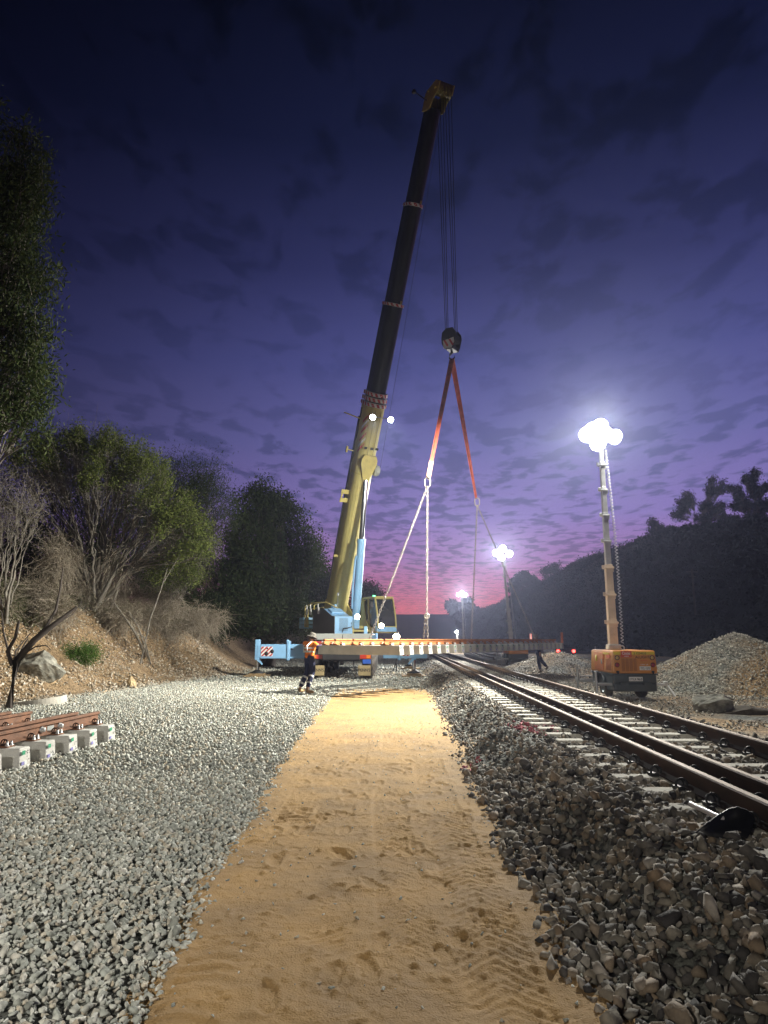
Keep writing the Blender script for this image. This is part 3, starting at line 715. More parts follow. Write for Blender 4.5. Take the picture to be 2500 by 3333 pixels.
# handrail / winch frame at the back
mb = MB()
for x in (-1.0, -2.4):
    mb.path([C(x, -1.3, 2.2), C(x, -1.3, 3.25), C(x, -.9, 3.4)], .035, 8)
mb.path([C(-2.5, -1.25, 3.2), C(-1.6, -1.25, 3.38), C(.2, -1.1, 3.34), C(.7, -.7, 3.05)], .035, 8)
mb.path([C(-2.5, -1.25, 2.95), C(-1.2, -1.28, 3.1), C(.1, -1.2, 3.1)], .022, 8)
mb.prism([(0, 0), (.35, 0), (.25, .9), (.05, .9)], C(-2.6, -1.2, 2.2), FW, VZ, LF*.06)
mb.build('guard_rail', yellow2, crane)
for dx in (-1.9, -1.35, -.2):
    mb = MB(); mb.bb(C(dx, -1.38, 3.05), (.07, .05, .50), AX, .01); mb.bb(C(dx+.1, -1.38, 2.95), (.07, .05, .30), AX, .01); mb.build('rail_bracket', white_p, crane)
mb = MB(); mb.tube(C(-1.9, -.6, 2.75), C(-1.9, .6, 2.75), .38, n=24); mb.tube(C(-1.9, -.62, 2.75), C(-1.9, -.56, 2.75), .5, n=24); mb.build('winch', black_p, crane)
mb = MB(); mb.bb(C(-3.0, 0, 2.42), (.75, 2.6, .58), AX, .05); cw = mb.build('counterweight', blue, crane)
mb = MB()
for i in range(3):
    z = 2.22+i*.2; mb.path([C(-2.61, -1.0, z+.10), C(-2.55, -1.0, z+.10), C(-2.55, -.8, z+.08), C(-2.55, -.8, z-.06), C(-2.6, -1.0, z-.06)], .014, 6)
for z in (2.33, 2.53): mb.box(C(-3.0, 0, z), (.757, 2.607, .018), AX)
mb.build('hose', black_p, cw)
mb = MB(); mb.tube(C(-.1, -.4, 3.0), C(-.1, -.4, 3.75), .012, n=6); mb.lathe([(.05, 0), (.05, .12), (0, .15)], C(-.1, -.4, 3.7), VZ, 10); mb.build('antenna', white_p, crane)
# boom cradle (yellow cheeks) and ram foot
for y in (-.42, .42):
    mb = MB(); mb.prism([(-2.0, 1.95), (2.0, 1.85), (2.0, 2.05), (1.35, 2.55), (.3, 2.5), (-.6, 3.1), (-1.1, 3.55), (-1.7, 3.6), (-2.1, 2.9)], C(0, y-.03, 0), FW, VZ, LF*.06); mb.build('turret_cheek', yellow2, crane)
mb = MB(); mb.bb(C(.5, 0, 1.98), (3.0, 1.0, .10), AX, .02); mb.tube(C(1.2, -.46, 2.12), C(1.2, .46, 2.12), .10, n=14); mb.build('turret_base', yellow2, crane)
# boom
PIV = Vector((-2.40, 36.25, 3.0)); EL = R(62.3); DB = FW*math.cos(EL)+VZ*math.sin(EL); NB = FW*math.sin(EL)-VZ*math.cos(EL)   # NB points to the underside
def BC(t): 
    k = t/24.0
    return PIV+DB*t+FW*(1.15*(k*k-k))+NB*(.0)
def bprof(w, h):
    P = [(-w/2, -h*.42), (w/2, -h*.42), (w/2, h*.10)]
    for i in range(1, 10):
        a = math.pi*i/10; P.append((w/2*math.cos(a), h*.10+h*.46*math.sin(a)))
    P.append((-w/2, h*.10)); return P
def bsec(t0, t1, w, h, m, name, n=6, parent=None):
    mb = MB(); pr = bprof(w, h); k = len(pr); vs = []
    for i in range(n+1):
        c = BC(t0+(t1-t0)*i/n)
        for a, b in pr: vs.append(c+LF*a+NB*b)
    mb.add(vs, [(i*k+j, i*k+(j+1) % k, (i+1)*k+(j+1) % k, (i+1)*k+j) for i in range(n) for j in range(k)], False)
    mb.add(vs, [tuple(range(k))[::-1], tuple(range(n*k, (n+1)*k))]); return mb.build(name, m, parent or crane)
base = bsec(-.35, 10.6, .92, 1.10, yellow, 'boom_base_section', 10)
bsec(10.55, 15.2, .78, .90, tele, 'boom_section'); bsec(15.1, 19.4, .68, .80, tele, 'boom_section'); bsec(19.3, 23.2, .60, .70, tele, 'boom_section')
tipS = None
def collar(t, w, h, dt=.16, nm='boom_collar'):
    o = bsec(t, t+dt, w, h, white_p, nm, 1)
    mb = MB(); pr = bprof(w+.012, h+.012); c0 = BC(t+.01); c1 = BC(t+dt-.01)
    # striping round the profile
    L_ = [0]; 
    for i in range(len(pr)): 
        p, q = pr[i], pr[(i+1) % len(pr)]; L_.append(L_[-1]+math.hypot(q[0]-p[0], q[1]-p[1]))
    def pt(s):
        s = s % L_[-1]
        for i in range(len(pr)):
            if s <= L_[i+1]+1e-9:
                p, q = pr[i], pr[(i+1) % len(pr)]; k = (s-L_[i])/(L_[i+1]-L_[i]); return Vector((p[0]+(q[0]-p[0])*k, p[1]+(q[1]-p[1])*k, 0))
    n = int(L_[-1]/.24); st = L_[-1]/n
    for i in range(n):
        for j in range(3):
            s0 = i*st+j*st/6; a = pt(s0); b = pt(s0+st/6); a2 = pt(s0+st*.35); b2 = pt(s0+st*.35+st/6)
            mb.quad(c0+LF*a.x+NB*a.y, c0+LF*b.x+NB*b.y, c1+LF*b2.x+NB*b2.y, c1+LF*a2.x+NB*a2.y)
    mb.build('red_stripes', red_p, o); return o
collar(10.62, 1.04, 1.22, .17); collar(10.86, 1.00, 1.17, .17); collar(11.10, .96, 1.12, .17)
collar(15.2, .84, .96, .13); collar(19.4, .74, .85, .13)
for t, w in ((15.2, .42), (19.4, .37)):
    mb = MB(); mb.bb(BC(t+.15)+NB*(w+.02)+LF*.14, (.07, .05, .26), (LF, NB, DB), .01); mb.build('sensor_bracket', yellow2, crane)
# lug, ribs, fittings on the base section
mb = MB()
mb.prism([(-.30, 8.35), (.30, 8.35), (.40, 8.15), (.40, 7.95), (.13, 7.05), (-.13, 7.05), (-.40, 7.95), (-.40, 8.15)], PIV+(BC(8)-PIV-DB*8)+NB*.50, LF, DB, NB*.20)
mb.build('ram_lug', yellow2, base)
mb = MB()
for dy in (-.14, .14): mb.box(BC(8.9)+NB*.615+LF*dy, (.015, .01, 3.2), (LF, NB, DB))
mb.build('boom_seam', mat('seam_olive', (.20, .17, .06), .6, 0, .2, 3), base)
mb = MB()
for dy in (-.3, 0, .27): mb.bb(BC(8.7)+NB*(.70 if dy == 0 else .66)+LF*dy, (.15, .02, .11), (LF, NB, DB), .01)
mb.build('vent_slot', black_p, base)
mb = MB(); pr = bprof(.95, 1.13); mbp = MB()
for t in (7.35,):
    vs = []
    for q in (0, .06):
        c = BC(t+q)
        vs += [c+LF*a+NB*b for a, b in pr]
    k = len(pr); mbp.add(vs, [(j, (j+1) % k, k+(j+1) % k, k+j) for j in range(k)])
mbp.build('boom_band', yellow2, base)
mb = MB(); c = BC(6.3)-LF*.62+NB*(-.05)
mb.bb(c, (.45, .05, .22), (LF, NB, DB), .02); mb.bb(c+DB*-.42, (.45, .05, .22), (LF, NB, DB), .02); mb.bb(c-LF*.16+DB*-.2, (.08, .05, .6), (LF, NB, DB), .02); mb.bb(c+LF*.30+DB*-.35+NB*.2, (.26, .22, .5), (LF, NB, DB), .02)
mb.build('jib_bracket', yellow2, base)
mb = MB(); mb.tube(BC(9.9)-LF*.45-NB*.2, BC(10.1)-LF*1.35-NB*.2, .03, n=8); mb.build('side_rod', yellow2, base)
mb = MB(); mb.tube(BC(8.3)-LF*.45-NB*.3, BC(8.35)-LF*.85-NB*.3, .03, n=8); mb.box(BC(8.35)-LF*.85-NB*.3, (.08, .08, .3), (LF, NB, DB)); mb.build('side_arm', yellow2, base)
mb = MB(); mb.bb(BC(3.0)-LF*.52, (.30, .1, .12), (LF, NB, DB), .02); mb.build('side_fitting', yellow2, base)
mb = MB(); mb.path([BC(t)-LF*(.50+.02*math.sin(t*6))-NB*.28 for t in np.arange(6.6, 10.5, .12)], .03, 6); mb.path([BC(t)-LF*(.50)-NB*.40 for t in np.arange(1, 10.5, .5)], .035, 6); mb.build('cable_run', dark, base)
mb = MB(); mb.tube(BC(7.55)+LF*.52+NB*.15, BC(7.55)+LF*.78+NB*.15, .24, n=24); mb.tube(BC(7.55)+LF*.60+NB*.15, BC(7.55)+LF*.70+NB*.15, .27, n=24); mb.build('cable_drum', grey_p, base)
# boom side chevrons
mb = MB(); wmb = MB()
for i in range(2):
    t0 = 9.75-i*.9
    for j in range(3):
        a = t0-j*.26
        (mb if j % 2 == 0 else wmb).quad(BC(a)-LF*.462+NB*.10, BC(a+.2)-LF*.44+NB*.30, BC(a+.33)-LF*.44+NB*.30, BC(a+.13)-LF*.462+NB*.10)
        q = mb if j % 2 == 0 else wmb
        q.quad(BC(a+.2)-LF*.445+NB*.31, BC(a+.45)-LF*.33+NB*.46, BC(a+.58)-LF*.33+NB*.46, BC(a+.33)-LF*.445+NB*.31)
mb.build('red_stripes', red_p, base); wmb.build('white_stripes', white_p, base)
# boom lamps
mb = MB(); mb.tube(BC(10.2)+NB*.66-LF*.40, BC(10.2)+NB*.66+LF*.62, .025, n=8); lb = mb.build('lamp_bar', galv, base)
lamp_w = emis('white_lamp_glow', (.93, 1, .97), 60)
BL = []
AIM = (Vector((.5, 8, 1))-BC(10.2)).normalized()
for dy in (-.30, .62):
    c = BC(10.2)+NB*.80+LF*dy; mb = MB(); mb.lathe([(0, -.13), (.10, -.10), (.135, 0), (.135, .02)], c, AIM, 18); h = mb.build('boom_lamp', dark, lb)
    mb = MB(); mb.lathe([(.128, .0), (.128, .024), (0, .03)], c, AIM, 18); mb.build('lens', lamp_w, h); BL.append(c+AIM*.08)
# ram
RF = C(1.2, 0, 2.12); RT = BC(7.15)+NB*.66
d = (RT-RF); dn = d.normalized(); Lr = d.length
mb = MB(); mb.tube(RF+dn*.25, RF+dn*(Lr*.585), .185, n=24); mb.tube(RF+dn*(Lr*.57), RF+dn*(Lr*.60), .205, n=24); mb.bb(RF+dn*.12, (.30, .30, .35), (LF, dn.cross(LF), dn), .05); ram = mb.build('lift_cylinder', blue, crane)
mb = MB(); mb.tube(RF+dn*(Lr*.58), RT, .125, n=24); mb.build('chrome_rod', chrome, ram)
mb = MB(); s2 = LF*-.24; mb.path([RF+dn*.9+s2, RF+dn*2+s2*1.15, RF+dn*3.2+s2, RF+dn*3.4+s2*.8], .05, 8); mb.build('hydraulic_pipe', blue, ram)
# boom head
H0 = BC(23.2); HS = BC(23.75)+NB*.30
hd = MB()
for dy in (-.33, .33):
    hd.prism([(-.38, -.1), (.35, -.1), (.50, .25), (.88, .52), (.90, .86), (.5, .98), (.0, .78), (-.35, .6)], H0+LF*(dy-.02), NB, DB, LF*.04)
hd.bb(H0-NB*.33+DB*.25, (.62, .05, .6), (LF, NB, DB), .01)
hd.tube(H0+NB*.62+DB*.66-LF*.42, H0+NB*.62+DB*.66+LF*.42, .06, n=12); hd.tube(H0-NB*.05+DB*.62-LF*.42, H0-NB*.05+DB*.62+LF*.42, .05, n=12)
head = hd.build('boom_head', yellow2, crane)
for i in range(6):
    y = -.26+i*.104; mb = MB(); mb.lathe([(.10, -.03), (.27, -.035), (.25, 0), (.27, .035), (.10, .03)], H0+NB*.66+DB*.66+LF*y, LF, 26); mb.build('sheave', mat('sheave_olive', (.20, .17, .06), .5, .2, .2, 4), head)
mb = MB(); mb.tube(H0-LF*.35-NB*.1+DB*.3, H0-LF*.95-NB*.1+DB*.45, .025, n=6); mb.bb(H0-LF*.98-NB*.1+DB*.45, (.16, .14, .14), AX, .03); mb.build('anemometer', dark, head)
# ropes to the hook block
HK = at(1470, 1107, 26.45)
TOPC = H0+NB*.66+DB*.66
rp = []
BA = LF.copy(); BA = (LF*math.cos(R(34))-FW*math.sin(R(34)))*1  # block is turned a little
BFW = Vector((-BA.y, BA.x, 0))*-1
for sg in (-1, 1):
    for i in range(3):
        mb = MB(); lo = HK+BFW*sg*.20+BA*((i-1)*.12)+VZ*.22; hi = TOPC+FW*(.25 if sg > 0 else -.23)+LF*((i-1)*.15)+LF*(.05*sg)
        mb.tube(lo, hi, .013, n=6); mb.build('hoist_rope', black_p, crane)
mb = MB(); mb.tube(H0+NB*.1+LF*.35, BC(7.6)+LF*.85+NB*.15, .007, n=5); mb.build('sensor_cable', black_p, crane)
# cab
cab = MB()
CP = [(.85, 1.92), (2.70, 1.92), (2.76, 2.15), (2.72, 2.6), (2.45, 3.40), (2.25, 3.52), (1.0, 3.52), (.85, 3.35)]
def fr(y, wdt, ax=LF): pass
def strip(mb, a, b, w, y, th=.06):
    a = Vector((a[0], a[1], 0)); b = Vector((b[0], b[1], 0)); d = (b-a); 
    dd = (FW*d.x+VZ*d.y).normalized(); mb.bb((C(a.x, y, a.y)+C(b.x, y, b.y))/2, ((C(b.x, y, b.y)-C(a.x, y, a.y)).length+w*.6, th, w), (dd, LF, dd.cross(LF)), .015)
for y in (.47, 1.37):
    for i in range(len(CP)): strip(cab, CP[i], CP[(i+1) % len(CP)], .09, y)
    strip(cab, (1.75, 1.95), (1.62, 3.50), .08, y)
    cab.prism([(.87, 1.93), (2.70, 1.93), (2.74, 2.12), (1.95, 2.12), (1.35, 2.5), (1.10, 3.40), (.87, 3.35)], C(0, y-.025, 0), FW, VZ, LF*.05)
cab.bb(C(1.72, .92, 3.52), (1.5, .95, .07), AX, .02); cab.bb(C(.86, .92, 2.7), (.06, .9, 1.5), AX, .02); cab.bb(C(1.8, .92, 1.95), (1.9, .95, .08), AX, .02)
for x, z in ((2.75, 2.15), (2.35, 3.47)): cab.bb(C(x, .92, z), (.08, .95, .08), AX, .02)
cabo = cab.build('operator_cab', yellow2, crane)
mb = MB(); mb.bb(C(2.62, .92, 2.06), (.34, .98, .26), AX, .04); mb.build('cab_skirt', blue, cabo)
g = MB(); CG = [(2.735, 2.15), (2.70, 2.6), (2.43, 3.40), (2.3, 3.47)]
for a, b in zip(CG, CG[1:]): 
    g.quad(C(a[0], .50, a[1]), C(a[0], 1.34, a[1]), C(b[0], 1.34, b[1]), C(b[0], .50, b[1]))
g.build('windscreen', glass, cabo)
for y in (.485, 1.355):
    g = MB(); g.prism([(1.80, 2.15), (2.72, 2.15), (2.69, 2.6), (2.42, 3.40), (1.68, 3.45)], C(0, y, 0), FW, VZ, LF*.006); g.prism([(1.38, 2.5), (1.72, 2.3), (1.6, 3.44), (1.13, 3.40)], C(0, y, 0), FW, VZ, LF*.006); g.build('side_window', glass, cabo)
mb = MB(); mb.bb(C(1.7, .92, 2.3), (.5, .5, .14), AX, .05); mb.bb(C(1.42, .92, 2.75), (.14, .5, .8), AX, .05); mb.build('seat', mat('seat_grey', (.16, .16, .15), .8), cabo)
mb = MB(); mb.lathe([(.06, 0), (.06, .05), (0, .07)], C(1.9, .65, 3.56), VZ, 14); mb.build('beacon', emis('green_beacon_glow', (.1, 1, .35), 9), cabo)
mb = MB(); mb.tube(C(2.35, .47, 3.45), C(2.6, .25, 3.3), .015, n=6); mb.bb(C(2.62, .22, 3.15), (.04, .14, .26), AX, .01); mb.build('mirror', dark, cabo)
mb = MB(); mb.bb(K(.95, 29.9, 1.75), (.14, .14, .75), KA, .02); mb.build('ladder_post', blue, crane)
warm_l = emis('warm_work_lamp_glow', (1, .80, .55), 90)
WL = []
for c in (C(2.15, -.30, 2.62), C(2.95, .55, 2.20)):
    mb = MB(); ad = (Vector((1.5, 10, 0))-c).normalized(); mb.lathe([(0, -.12), (.09, -.09), (.115, 0), (.115, .02)], c, ad, 16); h = mb.build('work_lamp', dark, crane)
    mb = MB(); mb.lathe([(.11, 0), (.11, .024), (0, .03)], c, ad, 16); mb.build('lens', warm_l, h); WL.append((c+ad*.08, ad))
# hook block
hb = empty('hook_block', tuple(HK+VZ*-.45), 'black hook block with a red and white striped cheek hanging on the ropes', 'hook block')
BX = (BFW, BA, VZ)
OCT = [(-.20, -.42), (.16, -.46), (.24, -.30), (.32, .05), (.30, .22), (.18, .40), (-.10, .42), (-.28, .28), (-.32, .02), (-.30, -.20)]
for i, y in enumerate((-.25, .25)):
    mb = MB(); mb.prism(OCT, HK+BA*(y-.02), BFW, VZ, BA*.04); ck = mb.build('cheek_plate', black_p, hb)
mb = MB(); mb.bb(HK-VZ*.36, (.34, .52, .18), BX, .04); mb.tube(HK-BA*.32, HK+BA*.32, .07, n=14); mb.build('cross_head', black_p, hb)
for i in range(4):
    y = -.18+i*.12; mb = MB(); mb.lathe([(.06, -.03), (.29, -.035), (.26, 0), (.29, .035), (.06, .03)], HK+BA*y+VZ*.03, BA, 26); mb.build('sheave', dark, hb)
# striped plate on the cheek that faces the camera
sgn = -1 if (BA.y > 0) else 1
pc = HK+BA*sgn*.275-VZ*.18
mb = MB(); mb.prism([(-.22, -.22), (.12, -.26), (.24, -.02), (.22, .16), (-.24, .10)], pc, BFW, VZ, BA*sgn*.006); sp = mb.build('warning_plate', white_p, hb)
mb = MB()
for a in (-.20, .02): mb.prism([(a-.02, .10), (a+.06, .11), (a+.20, -.14), (a+.13, -.18)], pc+BA*sgn*.008, BFW, VZ, BA*sgn*.003)
mb.build('red_stripes', red_p, sp)
mb = MB(); hp = HK-VZ*.55; mb.tube(HK-VZ*.42, HK-VZ*.56, .05, n=12)
mb.path([HK-VZ*.54, HK-VZ*.60+BFW*-.09, HK-VZ*.72+BFW*-.11, HK-VZ*.82+BFW*-.03, HK-VZ*.83+BFW*.06, HK-VZ*.75+BFW*.12, HK-VZ*.68+BFW*.12], .045, 10, .02); mb.build('hook', dark, hb)
HB = HK-VZ*.80
# slings, rings and chains
def ribbon(mb, a, b, w, th, tw0, tw1, n=10, wdir=VX):
    d = (b-a).normalized(); s, u = frame(d); pv = None
    for i in range(n+1):
        c = a+(b-a)*i/n; an = tw0+(tw1-tw0)*i/n; X = s*math.cos(an)+u*math.sin(an); Y = d.cross(X)
        q = [c-X*w/2-Y*th/2, c+X*w/2-Y*th/2, c+X*w/2+Y*th/2, c-X*w/2+Y*th/2]
        if pv: mb.add(pv+q, [(0, 1, 5, 4), (1, 2, 6, 5), (2, 3, 7, 6), (3, 0, 4, 7)], False)
        pv = q
RL = at(1391, 1568, 23.9); RR = at(1553, 1632, 29.3)
def chain(p, q, name, label, pitch=.085, wr=.011, group='lifting chains of the hanging track panel'):
    p = Vector(p); q = Vector(q); d = q-p; n = max(2, int(d.length/pitch)); dn = d.normalized(); s, u = frame(dn); mb = MB()
    for i in range(n):
        ax = s if i % 2 else u
        mb.torus(p+d*(i+.5)/n, ax, .030, wr, 8, 4, stretch=dn*(d.length/n*.5-.030+wr*1.2))
    o = mb.build(name, steel_c, None, origin=p); return tag(o, label, 'chain', group)
for (ring, far, lab, gl) in ((RL, 0, 'orange webbing sling from the hook to the nearer left ring', 'left'), (RR, 1, 'orange webbing sling from the hook to the farther right ring', 'right')):
    o = empty('webbing_sling', tuple(ring), lab, 'sling', group='orange slings on the hook')
    mb = MB(); d = (ring-HB).normalized(); s, u = frame(d)
    e = ring-d*.16
    ribbon(mb, HB+s*.05, e+s*.012, .10, .018, .2, 1.6 if far else .9); ribbon(mb, HB-s*.06+VZ*.04, e-s*.012, .10, .018, -.1, .5); mb.build('webbing', sling_m, o)
    if not far:
        mb = MB(); ribbon(mb, e-d*.75, e-d*.05, .15, .06, .5, .8, 4); mb.build('wear_sleeve', mat('pale_sleeve', (.62, .36, .20), .7, 0, .2, 9), o)
    mb = MB(); mb.torus(ring-VZ*.02, (VY+VX*.4) if not far else (VY*1.0+VX*.1), .10, .022, 22, 8, stretch=VZ*.07); mb.torus(e, VX, .05, .018, 14, 6); mb.build('master_link', steel_c, o)
zr = ZP+.26+.17
A1 = th.p(2.3, 2.45, zr); A2 = th.p(2.45, .456, zr); A3 = th.p(10.6, 2.45, zr); A4 = th.p(13.0, .456, zr)
b = RL-VZ*.16; b2 = RR-VZ*.16
chain(b, A1, 'lifting_chain', 'steel chain slanting from the nearer ring to the left end of the lifted panel')
K2 = Vector((A2.x, A2.y, 1.6+(2080-2010)/F*A2.y)); chain(b, K2, 'lifting_chain', 'pale steel chain hanging upright from the nearer ring')
chain(K2-VZ*.02, A2+VX*.03, 'lifting_chain', 'short doubled chain at the foot of the upright pale chain'); chain(K2-VZ*.02+VX*-.05, A2+Vector((-.10, .03, 0)), 'lifting_chain', 'left strand of the doubled chain gripping the near rail')
chain(b2, A3, 'lifting_chain', 'dark chain hanging from the farther ring to the middle of the panel'); chain(b2, A4, 'lifting_chain', 'dark chain slanting from the farther ring to the right end of the panel')
mb = MB(); mb.torus(K2+VZ*.03, VY, .07, .025, 16, 8); mb.bb(K2+VZ*.0, (.06, .06, .16), None, .02); tag(mb.build('chain_hook', steel_c, None, origin=K2), 'steel grab hook joining the upright chain to its short strands', 'hook')
# ------------------------------------------------------------------ lighting towers
lamp_c = emis('tower_lamp_glow', (.97, .98, 1), 80)
TL = []
def light_tower(x, y, g, label, ztop, lean, rear_y=None, detail=True, plate=True, nh=4, orange=None):
    """body 1.15 wide, 2 long; rear face at y"""
    t = empty('lighting_tower', (x, y+1, g), label, 'light tower', group='mobile lighting towers')
    P = lambda a, b, c: Vector((x+a, y+b, g+c))
    om = orange or orange_t
    def tap(mb, z0, z1, h0, h1):
        mb.v = [(x+(v[0]-x)*(h0+(h1-h0)*(v[2]-g-z0)/(z1-z0)), v[1], v[2]) for v in mb.v]; return mb
    mb = MB(); mb.bb(P(0, 1, .98), (1.16, 2.0, .60), None, .045); tap(mb, .68, 1.28, 1.03, .955); body = mb.build('canopy', om, t)
    mb = MB(); mb.bb(P(0, 1, .66), (1.20, 2.02, .04), None, .01); mb.bb(P(0, 1, .50), (1.16, 1.9, .34), None, .05); mb.bb(P(0, .35, .33), (1.12, .7, .22), None, .05); mb.bb(P(0, 1.75, .36), (1.1, .4, .2), None, .05)
    for a in (-.3, .3): mb.bb(P(a, -.01, .42), (.20, .06, .10), None, .01)
    base = mb.build('chassis', slate, t)
    for sg in (-1, 1):
        w = MB(); c = P(sg*.47, 1.0, .31)
        w.lathe([(.17, -.10), (.28, -.105), (.31, -.07), (.31, .07), (.28, .105), (.17, .10)], c, VX*sg, 26)
        wh = w.build('wheel', rubber, t); w = MB(); w.lathe([(.17, .10), (.15, .05), (.07, .07), (.06, .12), (0, .12)], c, VX*sg, 20)
        for q in range(5): w.tube(c+VX*sg*.075+VZ*.11*math.cos(q*1.257)+VY*.11*math.sin(q*1.257), c+VX*sg*.09+VZ*.11*math.cos(q*1.257)+VY*.11*math.sin(q*1.257), .012, n=6)
        w.build('rim', galv, wh)
        mb = MB(); mb.torus(P(sg*.47, 1.0, .31), VX, .37, .02, 12, 6, a0=0, a1=math.pi) if 0 else None
        pts = [P(sg*.60, 1.0+.40*math.cos(a), .31+.36*math.sin(a)) for a in np.linspace(.1, math.pi-.1, 9)]
        for a, b in zip(pts, pts[1:]): mb.hexa([a-VX*.06, a+VX*.06, b+VX*.06, b-VX*.06, a-VX*.06+VZ*.02, a+VX*.06+VZ*.02, b+VX*.06+VZ*.02, b-VX*.06+VZ*.02])
        mb.build('mudguard', slate, t)
        for yy in ((.15, 1.95) if sg < 0 else (.1,)):
            L = .45 if sg < 0 else .25
            mb = MB(); mb.bb(P(sg*(.55+L/2), yy, .40), (L, .07, .07), None, .01); mb.bb(P(sg*(.56+L), yy, .43), (.09, .10, .11), None, .01)
            if sg > 0: mb.tube(P(.82, yy, .42), P(.98, yy-.15, .10), .035, n=10)
            else:
                mb.tube(P(sg*(.56+L), yy-.06, .03), P(sg*(.56+L), yy-.06, .72), .032, n=12); mb.lathe([(.07, 0), (.07, .015), (0, .015)], P(sg*(.56+L), yy-.06, .0), VZ, 12)
                mb.tube(P(sg*(.56+L)-.05, yy-.06, .74), P(sg*(.56+L)+.05, yy-.06, .74), .012, n=6)
            mb.build('stabiliser_jack', galv if sg < 0 else white_p, t)
    mb = MB(); mb.bb(P(-.59, 1.15, .97), (.03, .80, .50), None, .012); dr = mb.build('side_door', orange_l, body)
    mb = MB(); mb.lathe([(.09, 0), (.09, .01), (0, .01)], P(-.607, 1.35, 1.05), -VX, 20); mb.build('window', yel_t, dr)
    mb = MB(); mb.bb(P(-.615, .86, .97), (.03, .05, .12), None, .008); mb.build('handle', galv, dr)
    if detail:
        rz = lambda a, c: P(a, -.004, c)
        def face(nm, a0, a1, c0, c1, m, d=.006, par=body):
            mb = MB(); mb.box(P((a0+a1)/2, -.003-d/2, (c0+c1)/2), (a1-a0, d, c1-c0)); return mb.build(nm, m, par)
        face('yellow_band', -.55, .53, 1.17, 1.245, yel_t)
        b = face('hire_sign', -.36, -.07, 1.10, 1.265, mat('sign_red', (.62, .10, .05), .5, 0, .1, 4), .010)
        text_part('lettering', 'Coates', .11, P(-.32, -.015, 1.17), VX, VZ, white_p, b, .001, width=.21); text_part('lettering', 'HIRE', .04, P(-.27, -.015, 1.115), VX, VZ, white_p, b, .001, width=.12)
        text_part('lettering', '2 1224555', .07, P(-.02, -.011, 1.178), VX, VZ, black_p, body, .001, width=.33)
        text_part('lettering', 'ALLIGHT', .09, P(.02, -.006, 1.075), VX, VZ, black_p, body, .001, width=.38)
        text_part('lettering', 'LIGHTING', .04, P(.14, -.006, 1.00), VX, VZ, mat('sign_red', 0), body, .001, width=.20)
        text_part('lettering', 'CALL US', .04, P(.15, -.006, .90), VX, VZ, white_p, body, .001, width=.20)
        b = face('number_plate', .12, .41, .77, .87, white_p); text_part('lettering', 'TCL 1573', .075, P(.14, -.012, .79), VX, VZ, black_p, b, .001, width=.25)
        mb = MB(); mb.box(P(-.0, -.014, .545), (.36, .01, .11)); b = mb.build('number_plate', white_p, base); text_part('lettering', '1TUI 963', .08, P(-.16, -.022, .51), VX, VZ, black_p, b, .001, width=.32)
        for a in (-.46, .46):
            mb = MB(); mb.lathe([(.062, 0), (.062, .02), (.045, .025), (.045, .012), (0, .012)], P(a, -.004, 1.09), -VY, 22); mb.build('lamp_ring', black_p, body)
            mb = MB(); mb.lathe([(.044, .013), (.03, .02), (0, .022)], P(a, -.004, 1.09), -VY, 18); mb.build('lens', mat('amber_dull', (.62, .40, .12), .4), body)
            mb = MB(); mb.lathe([(.062, 0), (.062, .02), (.05, .025)], P(a+.01*np.sign(a), -.004, .905), -VY, 22); mb.build('lamp_ring', black_p, body)
            mb = MB(); mb.lathe([(.052, .015), (.03, .028), (0, .03)], P(a+.01*np.sign(a), -.004, .905), -VY, 18); mb.build('tail_light', mat('tail_maroon', (.35, .02, .04), .35), body)
            mb = MB(); mb.bb(P(a, -.02, .73), (.07, .05, .05), None, .01); mb.bb(P(a, -.03, .70), (.04, .03, .06), None, .008); mb.build('latch', dark, body)
        mb = MB()
        for c_ in range(4):
            for r_ in range(15): mb.box(P(-.305+c_*.105, -.006, .75+r_*.022), (.08, .012, .009))
        mb.build('vent', mat('vent_shadow', (.28, .10, .02), .6), body)
        mb = MB()
        for r_ in range(11): mb.box(P(-.592, .34, .77+r_*.026), (.012, .42, .012))
        mb.build('vent', mat('vent_red', (.45, .10, .03), .6), body)
        mb = MB(); mb.box(P(-.594, .55, 1.19), (.008, .6, .05)); mb.build('yellow_band', yel_t, body)
        mb = MB(); mb.box(P(-.594, .32, 1.115), (.008, .30, .09)); mb.build('hire_sign', mat('sign_red', 0), body)
    # mast
    zb = g+1.26; n = 8; top = Vector((x-.26+lean, y+1.0, ztop)); bot = Vector((x-.12-.10, y+1.0, zb)); dv = top-bot
    mb = MB(); mb.tube(bot+Vector((-.2, -.10, .05)), bot+Vector((.2, -.10, .05)), .02, n=8); mb.torus(bot+Vector((.20, -.12, .07)), VY, .06, .018, 14, 6); mb.bb(bot+VZ*.1, (.34, .30, .14), None, .02); mb.build('mast_foot', galv, t)
    for i in range(n):
        a = bot+dv*(i/n)**.97; b = bot+dv*((i+1)/n)**.97; w = (.235, .215, .195, .155, .148, .14, .13, .115)[i]
        d = (b-a).normalized(); s, u = frame(d); X = Vector((1, 0, 0)); Yv = d.cross(X).normalized(); Xv = Yv.cross(d).normalized()
        mb = MB(); mb.bb((a+b)/2, (w, w*.9, (b-a).length+.1), (Xv, Yv, d), .012)
        ms = mb.build('mast_section', mast_t if i < 3 and detail else galv, t)
        mb = MB(); mb.bb(b-d*.05, (w+.07, w*.9+.06, .05), (Xv, Yv, d), .008); mb.bb(b-d*.02-Xv*(w/2+.05), (.07, .06, .10), (Xv, Yv, d), .01); mb.bb(b-d*.08+Xv*(w/2+.03), (.03, .04, .16), (Xv, Yv, d), .005); mb.build('mast_collar', mast_t if i < 3 and detail else galv, ms)
    mb = MB(); pts = []
    c0 = bot+Vector((.26, 0, .2)); c1 = top+Vector((.12, 0, -.25)); N_ = 620
